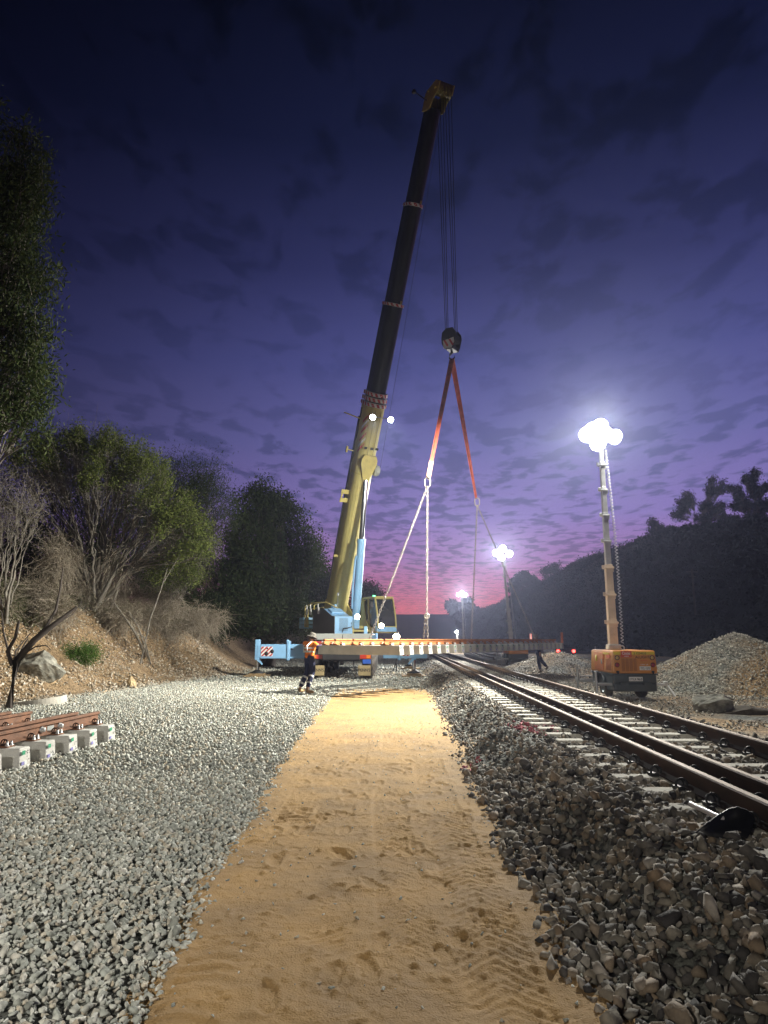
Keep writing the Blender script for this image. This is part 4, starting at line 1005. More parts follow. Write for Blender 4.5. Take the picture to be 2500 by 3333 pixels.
    for i in range(N_+1):
        k = i/N_; an = k*2*math.pi*58; rr = .035; pts.append(c0+(c1-c0)*k+Vector((math.cos(an)*rr+.06*math.sin(k*math.pi), math.sin(an)*rr, 0)))
    mb.path(pts, .011, 4); mb.build('coiled_cable', mat('pale_cable', (.5, .5, .5), .5), t)
    mb = MB(); mb.bb(top+VZ*.12, (.9, .06, .06), None, .01); mb.tube(top-VZ*.1, top+VZ*.35, .04, n=10); mb.bb(top+VZ*.33, (.7, .06, .06), None, .01); cb = mb.build('cross_bar', galv, t)
    heads = [(-.42, .10, (-.55, -1, -.50)), (-.02, .36, (.0, -1, -.42)), (.38, .04, (.35, -1, -.5)), (-.12, -.16, (-.25, -1, -.7)), (.13, .10, (.1, -1, -.6)), (-.24, .24, (-.3, -1, -.45)), (.20, .20, (.2, -1, -.5)), (-.18, .05, (-.2, -1, -.5))][:nh]
    for (a, c, ad) in heads:
        ad = Vector(ad).normalized(); p = top+Vector((a, -.12, c)); s, u = frame(ad)
        mb = MB(); mb.lathe([(0, -.20), (.10, -.18), (.17, -.05), (.225, 0), (.225, .03)], p, ad, 20)
        for q in range(7): mb.box(p-ad*.12+s*(q-3)*.04, (.01, .16, .24), (s, ad, u))
        h = mb.build('lamp_head', galv, cb)
        mb = MB(); mb.lathe([(.215, .03), (.20, .06), (.12, .09), (0, .10)], p, ad, 20); mb.build('lens', lamp_c, h); TL.append((p+ad*.16, ad, label))
    return top
gA = .03
tA = light_tower(6.58, 19.05, gA, 'orange lighting tower on a wheeled trailer beside the track, its lamps blazing', 7.35, 0.0, nh=6)
tB = light_tower(7.95, 42.8, .05, 'lighting tower with a rusty orange body behind the lifted track panel', 6.75, -.33, detail=False, nh=4)
tC = light_tower(9.95, 87, 0, 'small far lighting tower left of the dark chain, lamps lit', 6.9, -.10, detail=False, nh=3)
tD = light_tower(20.2, 196, 0, 'tiny farthest lighting tower low on the horizon', 3.4, 0, detail=False, nh=2)
# portable work lamp
o = empty('work_lamp_stand', (.62, 36, 0), 'orange glowing work lamp on a stand seen over the lifted panel', 'work lamp')
mb = MB(); c = Vector((.62, 36, 1.72)); mb.tube(Vector((.62, 36, 0)), c, .025, n=8)
for a in range(3): mb.tube(Vector((.62, 36, .5)), Vector((.62+.4*math.cos(a*2.1), 36+.4*math.sin(a*2.1), 0)), .018, n=6)
mb.build('stand', dark, o)
mb = MB(); mb.lathe([(0, -.12), (.12, -.1), (.17, 0), (.17, .02)], c, Vector((.1, -1, -.15)), 16); h = mb.build('lamp_head', dark, o)
mb = MB(); mb.lathe([(.16, 0), (.16, .024), (0, .03)], c, Vector((.1, -1, -.15)), 16); mb.build('lens', warm_l, h); WL.append((c+Vector((.01, -.12, 0)), Vector((.1, -1, -.15)).normalized()))
# ------------------------------------------------------------------ other things
def add_obj(mb, name, m, label, cat, origin, group=None): return tag(mb.build(name, m, None, origin=origin), label, cat, group)
# shovel: white handle, black blade, lying on the ballast beside the rail
hp = at(2247, 2617, 5.42); hq = at(2350, 2664, 4.98)
sh = empty('shovel', tuple(hq), 'shovel with white handle and big black blade lying on the ballast by the rail', 'shovel')
gz = lambda x, y: float(height(np.array([x]), np.array([y]))[0])
mb = MB(); mb.tube(hp, hq, .018, n=12); mb.build('handle', mat('glossy_white_handle', (.80, .74, .73), .3), sh)
B0 = at(2225, 2712, 5.25); B1 = at(2400, 2628, 5.45); B2 = at(2462, 2665, 5.45); B3 = at(2450, 2735, 5.2)
mb = MB(); n = 14; rows = []
out = [(2262, 2712), (2300, 2680), (2340, 2652), (2372, 2633), (2400, 2626), (2432, 2636), (2456, 2660), (2450, 2700), (2432, 2728), (2380, 2732), (2320, 2724)]
cen = sum((at(px, py, 4.84) for px, py in out), Vector())/len(out)
fr_ = [at(px, py, 4.74+.26*(2735-py)/110) for px, py in out]; k = len(fr_)
cin = [cen+(p-cen)*.5+Vector((.03, .10, -.02)) for p in fr_]
bk = [p+Vector((.004, .012, 0)) for p in fr_]; cb_ = [p+Vector((.004, .012, 0)) for p in cin]
cc = cen+Vector((.04, .12, -.03))
mb.add(fr_+cin+[cc]+bk+cb_+[cc+Vector((.004, .012, 0))], [(i, (i+1) % k, k+(i+1) % k, k+i) for i in range(k)]+[(k+i, k+(i+1) % k, 2*k) for i in range(k)]+[(2*k+1+i, 2*k+1+(i+1) % k, 3*k+1+(i+1) % k, 3*k+1+i) for i in range(k)]+[(3*k+1+i, 3*k+1+(i+1) % k, 4*k+1) for i in range(k)]+[(i, (i+1) % k, 2*k+1+(i+1) % k, 2*k+1+i) for i in range(k)], True)
mb.build('blade', black_p, sh)
def rock(name, c, sz, m, label, seed, cat='rock', sub=5, amp=.40):
    bm = bmesh.new(); bmesh.ops.create_icosphere(bm, subdivisions=sub, radius=1); r_ = random.Random(seed)
    pl_ = [(Vector((r_.uniform(-1, 1), r_.uniform(-1, 1), r_.uniform(-.6, 1))).normalized(), r_.uniform(.55, .85)) for _ in range(14)]
    for v in bm.verts:
        p = v.co.copy()
        for n_, d_ in pl_:
            e = p.dot(n_)-d_
            if e > 0: p -= n_*e
        nn = float(fbm(np.array([p.x*3+seed]), np.array([p.y*3+p.z*2]), 1, 5, seed)[0]); p *= 1+nn*amp*.5
        v.co = Vector((p.x*sz[0], p.y*sz[1], p.z*sz[2]))
    me = bpy.data.meshes.new(name); bm.to_mesh(me); bm.free(); me.transform(Matrix.Translation(c)); me.materials.append(m)
    return tag(link(name, me, None, tuple(c)), label, cat)
rock_g = mat('lichen_grey_rock', (.30, .29, .24), .9, 0, .65, 4.5, bump=.02, bscale=14, dirt=.4)
rock_t = mat('tan_rock', (.55, .42, .24), .9, 0, .3, 4, bump=.015, bscale=20)
def on(px, py, Y, dz=0):
    v = at(px, py, Y); v.z = gz(v.x, v.y)+dz; return v
rock('boulder', on(128, 2150, 20.8, .22), (.85, .6, .46), rock_g, 'big grey lichen covered boulder in the left bank', 3)
rock('boulder', on(432, 2200, 24.0, .12), (.20, .18, .25), rock_t, 'small tan rock on the brown gravel slope', 5)
rock('boulder', on(2320, 2300, 16.6, .17), (.58, .40, .26), rock_g, 'flat grey boulder in front of the large gravel heap', 8)
rock('boulder', on(2440, 2312, 16.2, .03), (.75, .35, .15), mat('dark_rock', (.13, .11, .085), .9, 0, .4, 4, bump=.02, bscale=14), 'low dark rock right of the flat boulder', 9)
rock('boulder', on(1600, 2440, 10.2, .02), (.10, .08, .06), rock_t, 'fist sized tan stone on the dark ballast', 10) if 0 else None
rock('boulder', at(1805, 3066, 4.2), (.055, .05, .04), rock_t, 'rounded tan stone at the edge of the dark ballast', 11)
# concrete lid
mb = MB(); c = on(135, 2288, 18.1, .0); nr = Vector((-.13, -.02, 1)).normalized(); mb.lathe([(.0, .06), (.50, .06), (.50, .13), (.58, .13), (.60, -.25)], c, nr, 40, False); ring = add_obj(mb, 'concrete_ring', conc_old, 'tilted pale concrete pit ring half buried at the foot of the left bank', 'concrete ring', tuple(c))
mb = MB(); rr_ = random.Random(4)
for i in range(130):
    a = rr_.uniform(0, 6.28); r_ = .47*math.sqrt(rr_.random()); sv, sf = SH_F[i % 12]; M_ = rotmats(1)[0]; z_ = .07+.02*rr_.random()+.10*(1-r_/.5); sz_ = rr_.uniform(.03, .055)
    p_ = c+Vector((math.cos(a)*r_, math.sin(a)*r_, z_+math.cos(a)*r_*.13)); mb.add([p_+Vector(tuple(M_@v*sz_)) for v in sv], [list(map(int, f)) for f in sf])
mb.build('gravel_fill', mat('brown_fill_stones', (.45, .38, .28), .9, 0, .6, 12), ring)
# marker posts
mb = MB(); c = th.p(16.0, .15, ZP+.2); mb.bb(c+VZ*.24, (.10, .05, .62), None, .01); add_obj(mb, 'marker_board', mat('orange_red_board', (.62, .16, .06), .6), 'orange red upright board at the far end of the lifted panel', 'marker', tuple(c))
mb = MB(); c = Vector((7.0, 34.4, 0)); mb.tube(c+VZ*1.55, c+VZ*1.86, .045, n=12); mb.tube(c+VZ*1.5, c+VZ*1.55, .05, n=12); add_obj(mb, 'baton_light', emis('dim_red_baton', (1, .3, .25), .9), 'small red lit baton above the far part of the lifted panel', 'marker light', tuple(c+VZ*1.5))
mb = MB(); c = Vector((15.2, 52, 0)); mb.tube(c, c+VZ*1.1, .05, n=8); add_obj(mb, 'marker_post', white_p, 'short pale post standing beside the small gravel heap', 'post', tuple(c))
# parked utility vehicle with tail lamps
ut = empty('utility_vehicle', (15.1, 61, 0), 'dark utility vehicle with red tail lamps parked behind the small heap', 'vehicle')
mb = MB(); mb.bb(Vector((15.1, 62.4, .72)), (1.75, 4.6, .5), None, .08); mb.build('body', mat('vehicle_grey', (.03, .035, .05), .4), ut)
mb = MB(); mb.bb(Vector((15.1, 63.0, 1.25)), (1.55, 1.9, .62), None, .16); mb.build('cab', mat('vehicle_grey', 0), ut)
for a in (-.76, .76):
    for b in (61.1, 64.0):
        mb = MB(); mb.lathe([(.2, -.1), (.33, -.1), (.35, 0), (.33, .1), (.2, .1)], Vector((15.1+a, b, .35)), VX, 18); mb.build('wheel', rubber, ut)
    mb = MB(); mb.lathe([(.13, 0), (.13, .02), (0, .06)], Vector((15.1+a*.85, 60.06, .62)), -VY, 14); mb.build('tail_light', emis('tail_lamp_red', (1, .04, .03), 14), ut) if 'tail_lamp_red' not in MATS else mb.build('tail_light', MATS['tail_lamp_red'], ut)
# distant power pole
mb = MB(); c = Vector((33, 76, 2)); mb.tube(c, c+VZ*7, .12, n=8); mb.bb(c+VZ*6.7, (1.2, .1, .1), None, .01); mb.bb(c+VZ*6.2, (.8, .1, .1), None, .01); add_obj(mb, 'power_pole', bark_d, 'dim power pole in the dark at the foot of the hill', 'pole', tuple(c))
# ------------------------------------------------------------------ people
def skin_obj(pts, edges, rad, sub=1):
    me = bpy.data.meshes.new('t'); me.from_pydata([tuple(p) for p in pts], edges, []); o = bpy.data.objects.new('t', me); COL.objects.link(o)
    md = o.modifiers.new('s', 'SKIN'); md.use_smooth_shade = True
    for i, r in enumerate(rad): 
        v = me.skin_vertices[0].data[i]; v.radius = r if isinstance(r, tuple) else (r, r)
    me.skin_vertices[0].data[0].use_root = True
    s = o.modifiers.new('d', 'SUBSURF'); s.levels = sub; s.render_levels = sub
    dg = bpy.context.evaluated_depsgraph_get(); m2 = bpy.data.meshes.new_from_object(o.evaluated_get(dg)); bpy.data.objects.remove(o)
    vs = [v.co.copy() for v in m2.vertices]; fs = [list(p.vertices) for p in m2.polygons]; return vs, fs
def chainskin(pts, rad, sub=2): return skin_obj(pts, [(i, i+1) for i in range(len(pts)-1)], rad, sub)
def person(label, J, fwd, cloth, hat=True):
    """J: joints; fwd: facing direction of the head"""
    o = empty('person', (J['hip'].x, J['hip'].y, min(J['ltoe'].z, J['rtoe'].z)), label, 'person')
    f = fwd.normalized(); s = f.cross(VZ).normalized()
    H = J['head']; N_ = J['neck']
    names = ['hip', 'waist', 'chest', 'neck', 'jaw', 'head', 'crown', 'lsh', 'lel', 'lwr', 'lpalm', 'rsh', 'rel', 'rwr', 'rpalm', 'lhip', 'lkn', 'lan', 'rhip', 'rkn', 'ran']
    P = dict(J); P['jaw'] = N_+(H-N_)*.45+f*.015; P['crown'] = H+(H-N_).normalized()*.085; 
    for q in 'lr':
        P[q+'palm'] = J[q+'hand']; P[q+'hip'] = J['hip']+(J[q+'kn']-J['hip']).normalized()*.08+(s*.09 if q == 'r' else s*-.09)
    R_ = dict(hip=(.15, .11), waist=(.14, .10), chest=(.165, .115), neck=.062, jaw=.062, head=.095, crown=.062, lsh=.062, lel=.045, lwr=.028, lpalm=(.040, .018), rsh=.062, rel=.045, rwr=.028, rpalm=(.040, .018), lhip=.10, lkn=.062, lan=.042, rhip=.10, rkn=.062, ran=.042)
    E = [('hip', 'waist'), ('waist', 'chest'), ('chest', 'neck'), ('neck', 'jaw'), ('jaw', 'head'), ('head', 'crown')]
    for q in 'lr': E += [('chest', q+'sh'), (q+'sh', q+'el'), (q+'el', q+'wr'), (q+'wr', q+'palm'), ('hip', q+'hip'), (q+'hip', q+'kn'), (q+'kn', q+'an')]
    ix = {n: i for i, n in enumerate(names)}
    vs, fs = skin_obj([P[n] for n in names], [(ix[a], ix[b]) for a, b in E], [R_[n] for n in names], 2)
    mb = MB(); mb.add(vs, fs, True)
    # face: nose, brow, lips, ears; fingers
    v2, f2 = chainskin([H+f*.085-VZ*.0+VZ*.02, H+f*.112-VZ*.025, H+f*.09-VZ*.03], [.010, .016, .010], 1); mb.add(v2, f2, True)
    v2, f2 = chainskin([H+f*.088-VZ*.055-s*.02, H+f*.098-VZ*.055, H+f*.088-VZ*.055+s*.02], [.006, .008, .006], 1); mb.add(v2, f2, True)
    for q in (-1, 1): v2, f2 = chainskin([H+s*q*.088-VZ*.03, H+s*q*.10+VZ*.0-f*.01, H+s*q*.095+VZ*.03], [.009, .014, .009], 1); mb.add(v2, f2, True)
    for q in 'lr':
        w = P[q+'wr']; p = P[q+'palm']; d = (p-w).normalized(); sd = d.cross(VZ).normalized(); up = sd.cross(d)
        for i, (off, L) in enumerate(((-.030, .062), (-.010, .072), (.010, .068), (.030, .052))):
            a = p+d*.02+sd*off; v2, f2 = chainskin([a, a+d*L*.45-up*.010, a+d*L*.75-up*.030, a+d*L*.85-up*.052], [.0095, .009, .008, .007], 1); mb.add(v2, f2, True)
        tsg = 1 if q == 'l' else -1
        a = w+(p-w)*.5+sd*.028*tsg; v2, f2 = chainskin([a, a+d*.02+sd*.028*tsg-up*.01, a+d*.045+sd*.034*tsg-up*.03], [.011, .010, .008], 1); mb.add(v2, f2, True)
    mb.build('body', skin_m, o)
    # garments
    def garment(name, chains, m, sub=2, parent=o):
        g = MB()
        for pts, rad in chains: v, f_ = chainskin(pts, rad, sub); g.add(v, f_, True)
        return g.build(name, m, parent)
    tr_ = MB()
    nm = ['w0', 'hip', 'lhip', 'lkn', 'lan', 'rhip', 'rkn', 'ran', 'lm', 'rm']
    Q = {'w0': J['waist']-(J['waist']-J['hip'])*.1, 'hip': J['hip'], 'lm': J['lkn']+(J['lan']-J['lkn'])*.45, 'rm': J['rkn']+(J['ran']-J['rkn'])*.45}
    for q in 'lr': Q[q+'hip'] = P[q+'hip']; Q[q+'kn'] = P[q+'kn']; Q[q+'an'] = P[q+'an']+(P[q+'kn']-P[q+'an'])*.10
    rr = dict(w0=(.165, .125), hip=(.175, .135), lhip=.118, lkn=.088, lm=.084, lan=.068, rhip=.118, rkn=.088, rm=.084, ran=.068)
    E = [('w0', 'hip'), ('hip', 'lhip'), ('lhip', 'lkn'), ('lkn', 'lm'), ('lm', 'lan'), ('hip', 'rhip'), ('rhip', 'rkn'), ('rkn', 'rm'), ('rm', 'ran')]
    ii = {n: i for i, n in enumerate(nm)}; vs, fs = skin_obj([Q[n] for n in nm], [(ii[a], ii[b]) for a, b in E], [rr[n] for n in nm], 2); tr_.add(vs, fs, True)
    trs = tr_.build('trousers', cloth['trousers'], o)
    for q in 'lr':
        for k in ((.28, .62) if cloth['bands'] else ()):
            c = P[q+'kn']+(P[q+'an']-P[q+'kn'])*k; d = (P[q+'an']-P[q+'kn']).normalized(); b = MB(); b.tube(c, c+d*.055, .087-.012*k, n=18, cap=False); b.build('reflective_band', refl, trs)
    ush = J['chest']+(J['neck']-J['chest'])*.35
    nm = ['waist', 'chest', 'up', 'lsh', 'lel', 'lc', 'rsh', 'rel', 'rc', 'hem']; Q = {'hem': J['hip']+(J['waist']-J['hip'])*.45, 'waist': J['waist'], 'chest': J['chest'], 'up': ush}
    for q in 'lr': Q[q+'sh'] = P[q+'sh']; Q[q+'el'] = P[q+'el']; Q[q+'c'] = P[q+'el']+(P[q+'wr']-P[q+'el'])*.55
    rr = dict(hem=(.18, .135), waist=(.175, .135), chest=(.195, .14), up=(.12, .09), lsh=.088, lel=.068, lc=.060, rsh=.088, rel=.068, rc=.060)
    E = [('hem', 'waist'), ('waist', 'chest'), ('chest', 'up')]+[e for q in 'lr' for e in (('chest', q+'sh'), (q+'sh', q+'el'), (q+'el', q+'c'))]
    ii = {n: i for i, n in enumerate(nm)}; vs, fs = skin_obj([Q[n] for n in nm], [(ii[a], ii[b]) for a, b in E], [rr[n] for n in nm], 2); g = MB(); g.add(vs, fs, True)
    shirt = g.build('shirt', cloth['shirt'], o)
    if cloth.get('cuff'):
        for q in 'lr':
            g = MB(); a = P[q+'el']-(P[q+'el']-P[q+'sh'])*.35; v, f_ = chainskin([a, P[q+'el'], P[q+'el']+(P[q+'wr']-P[q+'el'])*.6], [.080, .076, .066], 2); g.add(v, f_, True); g.build('sleeve', cloth['cuff'], shirt)
    if cloth['bands']:
        ax = (J['chest']-J['waist']).normalized(); a, b = s, s.cross(ax)
        for k in (.02, .55):
            c = J['waist']+(J['chest']-J['waist'])*k; vs = []; n = 28
            for (h, e) in ((0, 1.0), (.05, 1.0)):
                for i in range(n):
                    t = 2*math.pi*i/n; vs.append(c+ax*h+a*math.cos(t)*.187+b*math.sin(t)*.150)
            g = MB(); g.add(vs, [(i, (i+1) % n, n+(i+1) % n, n+i) for i in range(n)], True); g.build('reflective_band', refl, shirt)
        for sgn in (-1, 1):
            g = MB(); g.path([J['waist']+s*sgn*.09-f*.13, J['chest']+s*sgn*.10-f*.140, J['neck']+s*sgn*.09-f*.04+VZ*-.02], .022, 6); g.build('reflective_band', refl, shirt)
    for q in 'lr':
        a = J[q+'an']; tpt = J[q+'toe']; d = (tpt-a); d.z = 0; d = d.normalized(); z = min(a.z, tpt.z)
        g = MB(); v, f_ = chainskin([a+VZ*.06, a-VZ*.035, tpt+VZ*.03-d*.06, tpt+VZ*.025+d*.02], [(.055, .055), (.055, .06), (.050, .045), (.042, .03)], 2); g.add(v, f_, True)
        g.build('boot', cloth['boot'], o)
    if hat:
        up = (H-N_).normalized(); g = MB(); g.lathe([(.175, -.005), (.165, .0), (.108, .045), (.106, .10), (.085, .135), (0, .145)], H+up*.005-f*.005, up, 24); g.lathe([(.172, -.012), (.10, .035)], H+up*.005-f*.005, up, 24); g.build('hat', cloth['hat'], o)
    g = MB(); up = (H-N_).normalized(); g.lathe([(.088, -.06), (.102, -.02), (.103, .03), (.06, .08)], H-f*.012, up, 20); g.build('hair', mat('brown_hair', (.06, .04, .03), .9), o)
    return o
g0 = .045
J1 = dict(hip=at(1007, 2140, 21.7), waist=at(1006, 2124, 21.7), chest=at(1007, 2102, 21.7), neck=at(1012, 2086.5, 21.7), head=at(1016, 2074.5, 21.72),
  lsh=at(994, 2094, 21.75), rsh=at(1024, 2095, 21.62), rel=at(1038, 2108, 21.45), rwr=at(1058, 2098, 21.35), rhand=at(1067, 2092, 21.32),
  lel=at(1022, 2106, 22.0), lwr=at(1050, 2093, 21.75), lhand=at(1061, 2086, 21.66),
  lkn=at(1002, 2184, 21.65), lan=Vector((-2.50, 21.55, g0+.10)), ltoe=Vector((-2.38, 21.72, g0+.02)), rkn=at(1019, 2182, 21.55), ran=Vector((-2.24, 21.2, g0+.10)), rtoe=Vector((-2.05, 21.25, g0+.02)))
person('worker in an orange vest, dark trousers and hat steadying the lifted panel end', J1, Vector((.75, .6, 0)), dict(trousers=navy, shirt=hivis, cuff=navy2, bands=True, boot=boot, hat=hatm))
g2 = gz(7.4, 34.6); 
def v2(x, z, y=34.8): return Vector((x, y, g2+z))
J2 = dict(hip=v2(7.40, .98), waist=v2(7.38, 1.13), chest=v2(7.35, 1.36), neck=v2(7.33, 1.54), head=v2(7.32, 1.68), lsh=v2(7.24, 1.46, 34.95), rsh=v2(7.42, 1.46, 34.62),
  lel=v2(7.10, 1.30, 35.0), lwr=v2(6.92, 1.42, 34.9), lhand=v2(6.85, 1.46, 34.85), rel=v2(7.52, 1.24, 34.5), rwr=v2(7.62, 1.42, 34.3), rhand=v2(7.64, 1.50, 34.25),
  lkn=v2(7.42, .52, 34.85), lan=Vector((7.50, 34.8, g2+.10)), ltoe=Vector((7.36, 34.7, g2+.02)), rkn=v2(7.56, .54, 34.7), ran=v2(7.80, .28, 34.75), rtoe=v2(7.72, .17, 34.7))
person('worker in dark clothes striding behind the far end of the lifted panel', J2, Vector((-.9, -.2, 0)), dict(trousers=navy, shirt=navy, bands=False, boot=bark_d, hat=hatm))
# ------------------------------------------------------------------ vegetation
def np_tubes(paths, radii, n=4):
    """paths (N,K,3), radii (N,K) -> verts, faces"""
    N_, K_, _ = paths.shape; d = np.gradient(paths, axis=1); d /= np.linalg.norm(d, axis=2)[..., None]+1e-9
    up = np.where(np.abs(d[..., 2:3]) > .95, np.array([1., 0, 0]), np.array([0, 0, 1.])); s = np.cross(d, up); s /= np.linalg.norm(s, axis=2)[..., None]+1e-9; u = np.cross(s, d)
    a = np.arange(n)*2*np.pi/n
    V = paths[:, :, None, :]+radii[:, :, None, None]*(s[:, :, None, :]*np.cos(a)[:, None]+u[:, :, None, :]*np.sin(a)[:, None])
    i = np.arange(N_*K_*n).reshape(N_, K_, n); j = np.roll(i, -1, 2)
    return V.reshape(-1, 3), np.stack([i[:, :-1], j[:, :-1], j[:, 1:], i[:, 1:]], -1).reshape(-1, 4)
def curve(a, b, bow, K_=6, wob=.03):
    a = np.asarray(a); b = np.asarray(b); t = np.linspace(0, 1, K_)[None, :, None]; m = (a+b)/2+bow
    P = (1-t)**2*a[:, None]+2*t*(1-t)*m[:, None]+t**2*b[:, None]
    L = np.linalg.norm(b-a, axis=1)[:, None, None]; P[:, 1:-1] += rng.normal(size=P[:, 1:-1].shape)*wob*L; return P
def leaves(P, size, m, name, parent, per=1, flat=1.0, spread=.15, aspect=.45, droop=0):
    P = np.repeat(P, per, 0)+rng.normal(size=(len(P)*per, 3))*spread; n = len(P)
    d = rng.normal(size=(n, 3)); d[:, 2] = d[:, 2]*flat-droop; d /= np.linalg.norm(d, axis=1)[:, None]
    s = np.cross(d, rng.normal(size=(n, 3))); s /= np.linalg.norm(s, axis=1)[:, None]+1e-9
    L = (size*rng.uniform(.6, 1.3, n))[:, None]; W = L*aspect/2
    V = np.stack([P-d*L/2, P+s*W, P+d*L/2, P-s*W], 1).reshape(-1, 3)
    Fc = np.arange(4*n).reshape(n, 4); me = np_mesh(name, V, Fc, m, np.repeat(rng.random(n), 4))
    return link(name, me, parent)
def tree(name, base, tips, label, cat, m_bark, leaf=None, nmain=8, nsub=45, r0=.12, fork=.35, bow=.15, lsize=.08, lper=10, lspread=.25, lmask=None, droop=0, rt=.006, group=None, up=.25, dead=0, aspect=.45, extra=0):
    base = np.asarray(base, float); root = empty(name, tuple(base), label, cat, group=group)
    T = np.asarray(tips, float); c = T[rng.integers(0, len(T), nmain)]
    am = np.argmin(np.linalg.norm(T[:, None]-c[None], axis=2), 1)
    Fm = np.stack([base+(T[am == i].mean(0)-base)*fork+np.array([0, 0, up])*np.linalg.norm(T[am == i].mean(0)-base)*.15 if (am == i).any() else base for i in range(nmain)])
    bj = base+rng.normal(size=(nmain, 3))*np.array([r0*1.5, r0*1.5, 0])
    P = curve(bj, Fm, rng.normal(size=(nmain, 3))*.12, 7, .012); V, Fc = np_tubes(P, np.linspace(r0, r0*.55, 7)[None]*rng.uniform(.6, 1, (nmain, 1)), 7); VV = [V]; FF = [Fc]
    c2 = T[rng.integers(0, len(T), nsub)]; as_ = np.argmin(np.linalg.norm(T[:, None]-c2[None], axis=2), 1); par = np.array([np.bincount(am[as_ == i], minlength=nmain).argmax() if (as_ == i).any() else 0 for i in range(nsub)])
    Fs = np.stack([Fm[par[i]]+((T[as_ == i].mean(0) if (as_ == i).any() else c2[i])-Fm[par[i]])*rng.uniform(.35, .6) for i in range(nsub)])
    P = curve(Fm[par], Fs, np.array([0, 0, bow])*np.linalg.norm(Fs-Fm[par], axis=1)[:, None]*.5+rng.normal(size=(nsub, 3))*.05, 7, .025); V, Fc = np_tubes(P, np.linspace(r0*.42, r0*.2, 7)[None]*rng.uniform(.6, 1, (nsub, 1)), 5); FF.append(Fc+sum(map(len, VV))); VV.append(V)
    A = Fs[as_]; P = curve(A, T, np.array([0, 0, bow])*np.linalg.norm(T-A, axis=1)[:, None]*.6, 7, .03); V, Fc = np_tubes(P, np.linspace(r0*.16, rt, 7)[None]*rng.uniform(.6, 1, (len(T), 1)), 4); FF.append(Fc+sum(map(len, VV))); VV.append(V)
    if extra:
        k = rng.integers(0, len(T), extra); q = rng.integers(2, 6, extra); S_ = P[k, q]; E = S_+rng.normal(size=(extra, 3))*.45+np.array([0, 0, -droop*.8+.1]); P3 = curve(S_, E, np.array([0, 0, .1])+0*S_, 5, .04); V, Fc = np_tubes(P3, np.linspace(rt*1.1, rt*.5, 5)[None]*np.ones((extra, 1)), 3); FF.append(Fc+sum(map(len, VV))); VV.append(V)
    me = np_mesh('branches', np.concatenate(VV), FF, m_bark, smooth=True)
    tk = link('trunk', me, root)
    if leaf is not None:
        sel = np.ones(len(T), bool) if lmask is None else lmask(T)
        LP = np.concatenate([P[sel, -1], P[sel, -2]*.6+P[sel, -1]*.4, P[sel, -2]])
        leaves(LP, lsize, leaf, 'crown', root, lper, 1, lspread, aspect, droop)
    return root
def shell(n, c, r, zmin=-.3, rin=.75, bias=None):
    d = rng.normal(size=(n*4, 3)); d /= np.linalg.norm(d, axis=1)[:, None]; d = d[d[:, 2] > zmin]
    if bias is not None: d = d[(d@np.array(bias)) > -.3]
    d = d[:n]; return np.array(c)+d*np.array(r)*rng.uniform(rin, 1, (len(d), 1))**.6
def blobs(n, cs, rin=.3, zmin=-.8):
    out = []; tot = sum(c[3]**2 for c in cs)
    for c in cs: out.append(shell(max(4, int(n*c[3]**2/tot)), c[:3], (c[3], c[3], c[3]*(c[4] if len(c) > 4 else .8)), zmin, rin))
    return np.concatenate(out)
def B(px, py, Y, r, sq=.8): v = at(px, py, Y); return (v.x, v.y, v.z, r, sq)
def bankY(px, d):
    ys_ = np.linspace(8, 90, 900); xx = (px-1250)/F*ys_*1.0; dd = toe(ys_)-xx; k = np.argmax(dd > d); return float(ys_[k]) if dd[k] > d else 60.
def onb(px, d, dz=0): Y = bankY(px, d); return on(px, 2040, Y, dz)
# left edge eucalypt
cs = [B(0, 380, 14, .5), B(20, 470, 14, .7), B(75, 520, 14, .6), B(105, 470, 14, .3), B(0, 620, 14, 1.0), B(70, 640, 14.2, .6), B(90, 730, 14, .5), B(30, 800, 14, .9), B(105, 860, 14, .45), B(155, 905, 14, .40), B(20, 960, 14, .8), B(75, 980, 14, .5), B(150, 1050, 14.1, .42), B(120, 1110, 14.1, .3), B(30, 1160, 14, .8), B(105, 1220, 14, .5), B(135, 1290, 14, .42), B(10, 1340, 14, .8), B(80, 1340, 14.2, .5), B(100, 1400, 14.2, .35), B(-120, 700, 14.5, 2.0), B(-150, 1100, 14.5, 2.0)]
e1 = Vector((-9.6, 14.6, gz(-9.6, 14.6)))
tree('eucalyptus_tree', tuple(e1), blobs(430, cs, .5), 'tall leafy eucalyptus cut off by the left edge', 'tree', bark, leaf_e, 7, 60, .16, .45, .2, .13, 34, .16, droop=.8, aspect=.26)
# pale stems beneath it
cs = [B(10, 1560, 22, 1.2), B(60, 1680, 22, 1.0), B(100, 1640, 22.5, .9), B(-40, 1650, 22, 1.6)]
e = onb(10, 3.6); tree('shrub', tuple(e), blobs(120, cs), 'pale multi stemmed bush at the left edge below the eucalyptus', 'shrub', bark, leaf_b, 7, 30, .06, .4, .2, .05, 6, .2, extra=500, rt=.005)
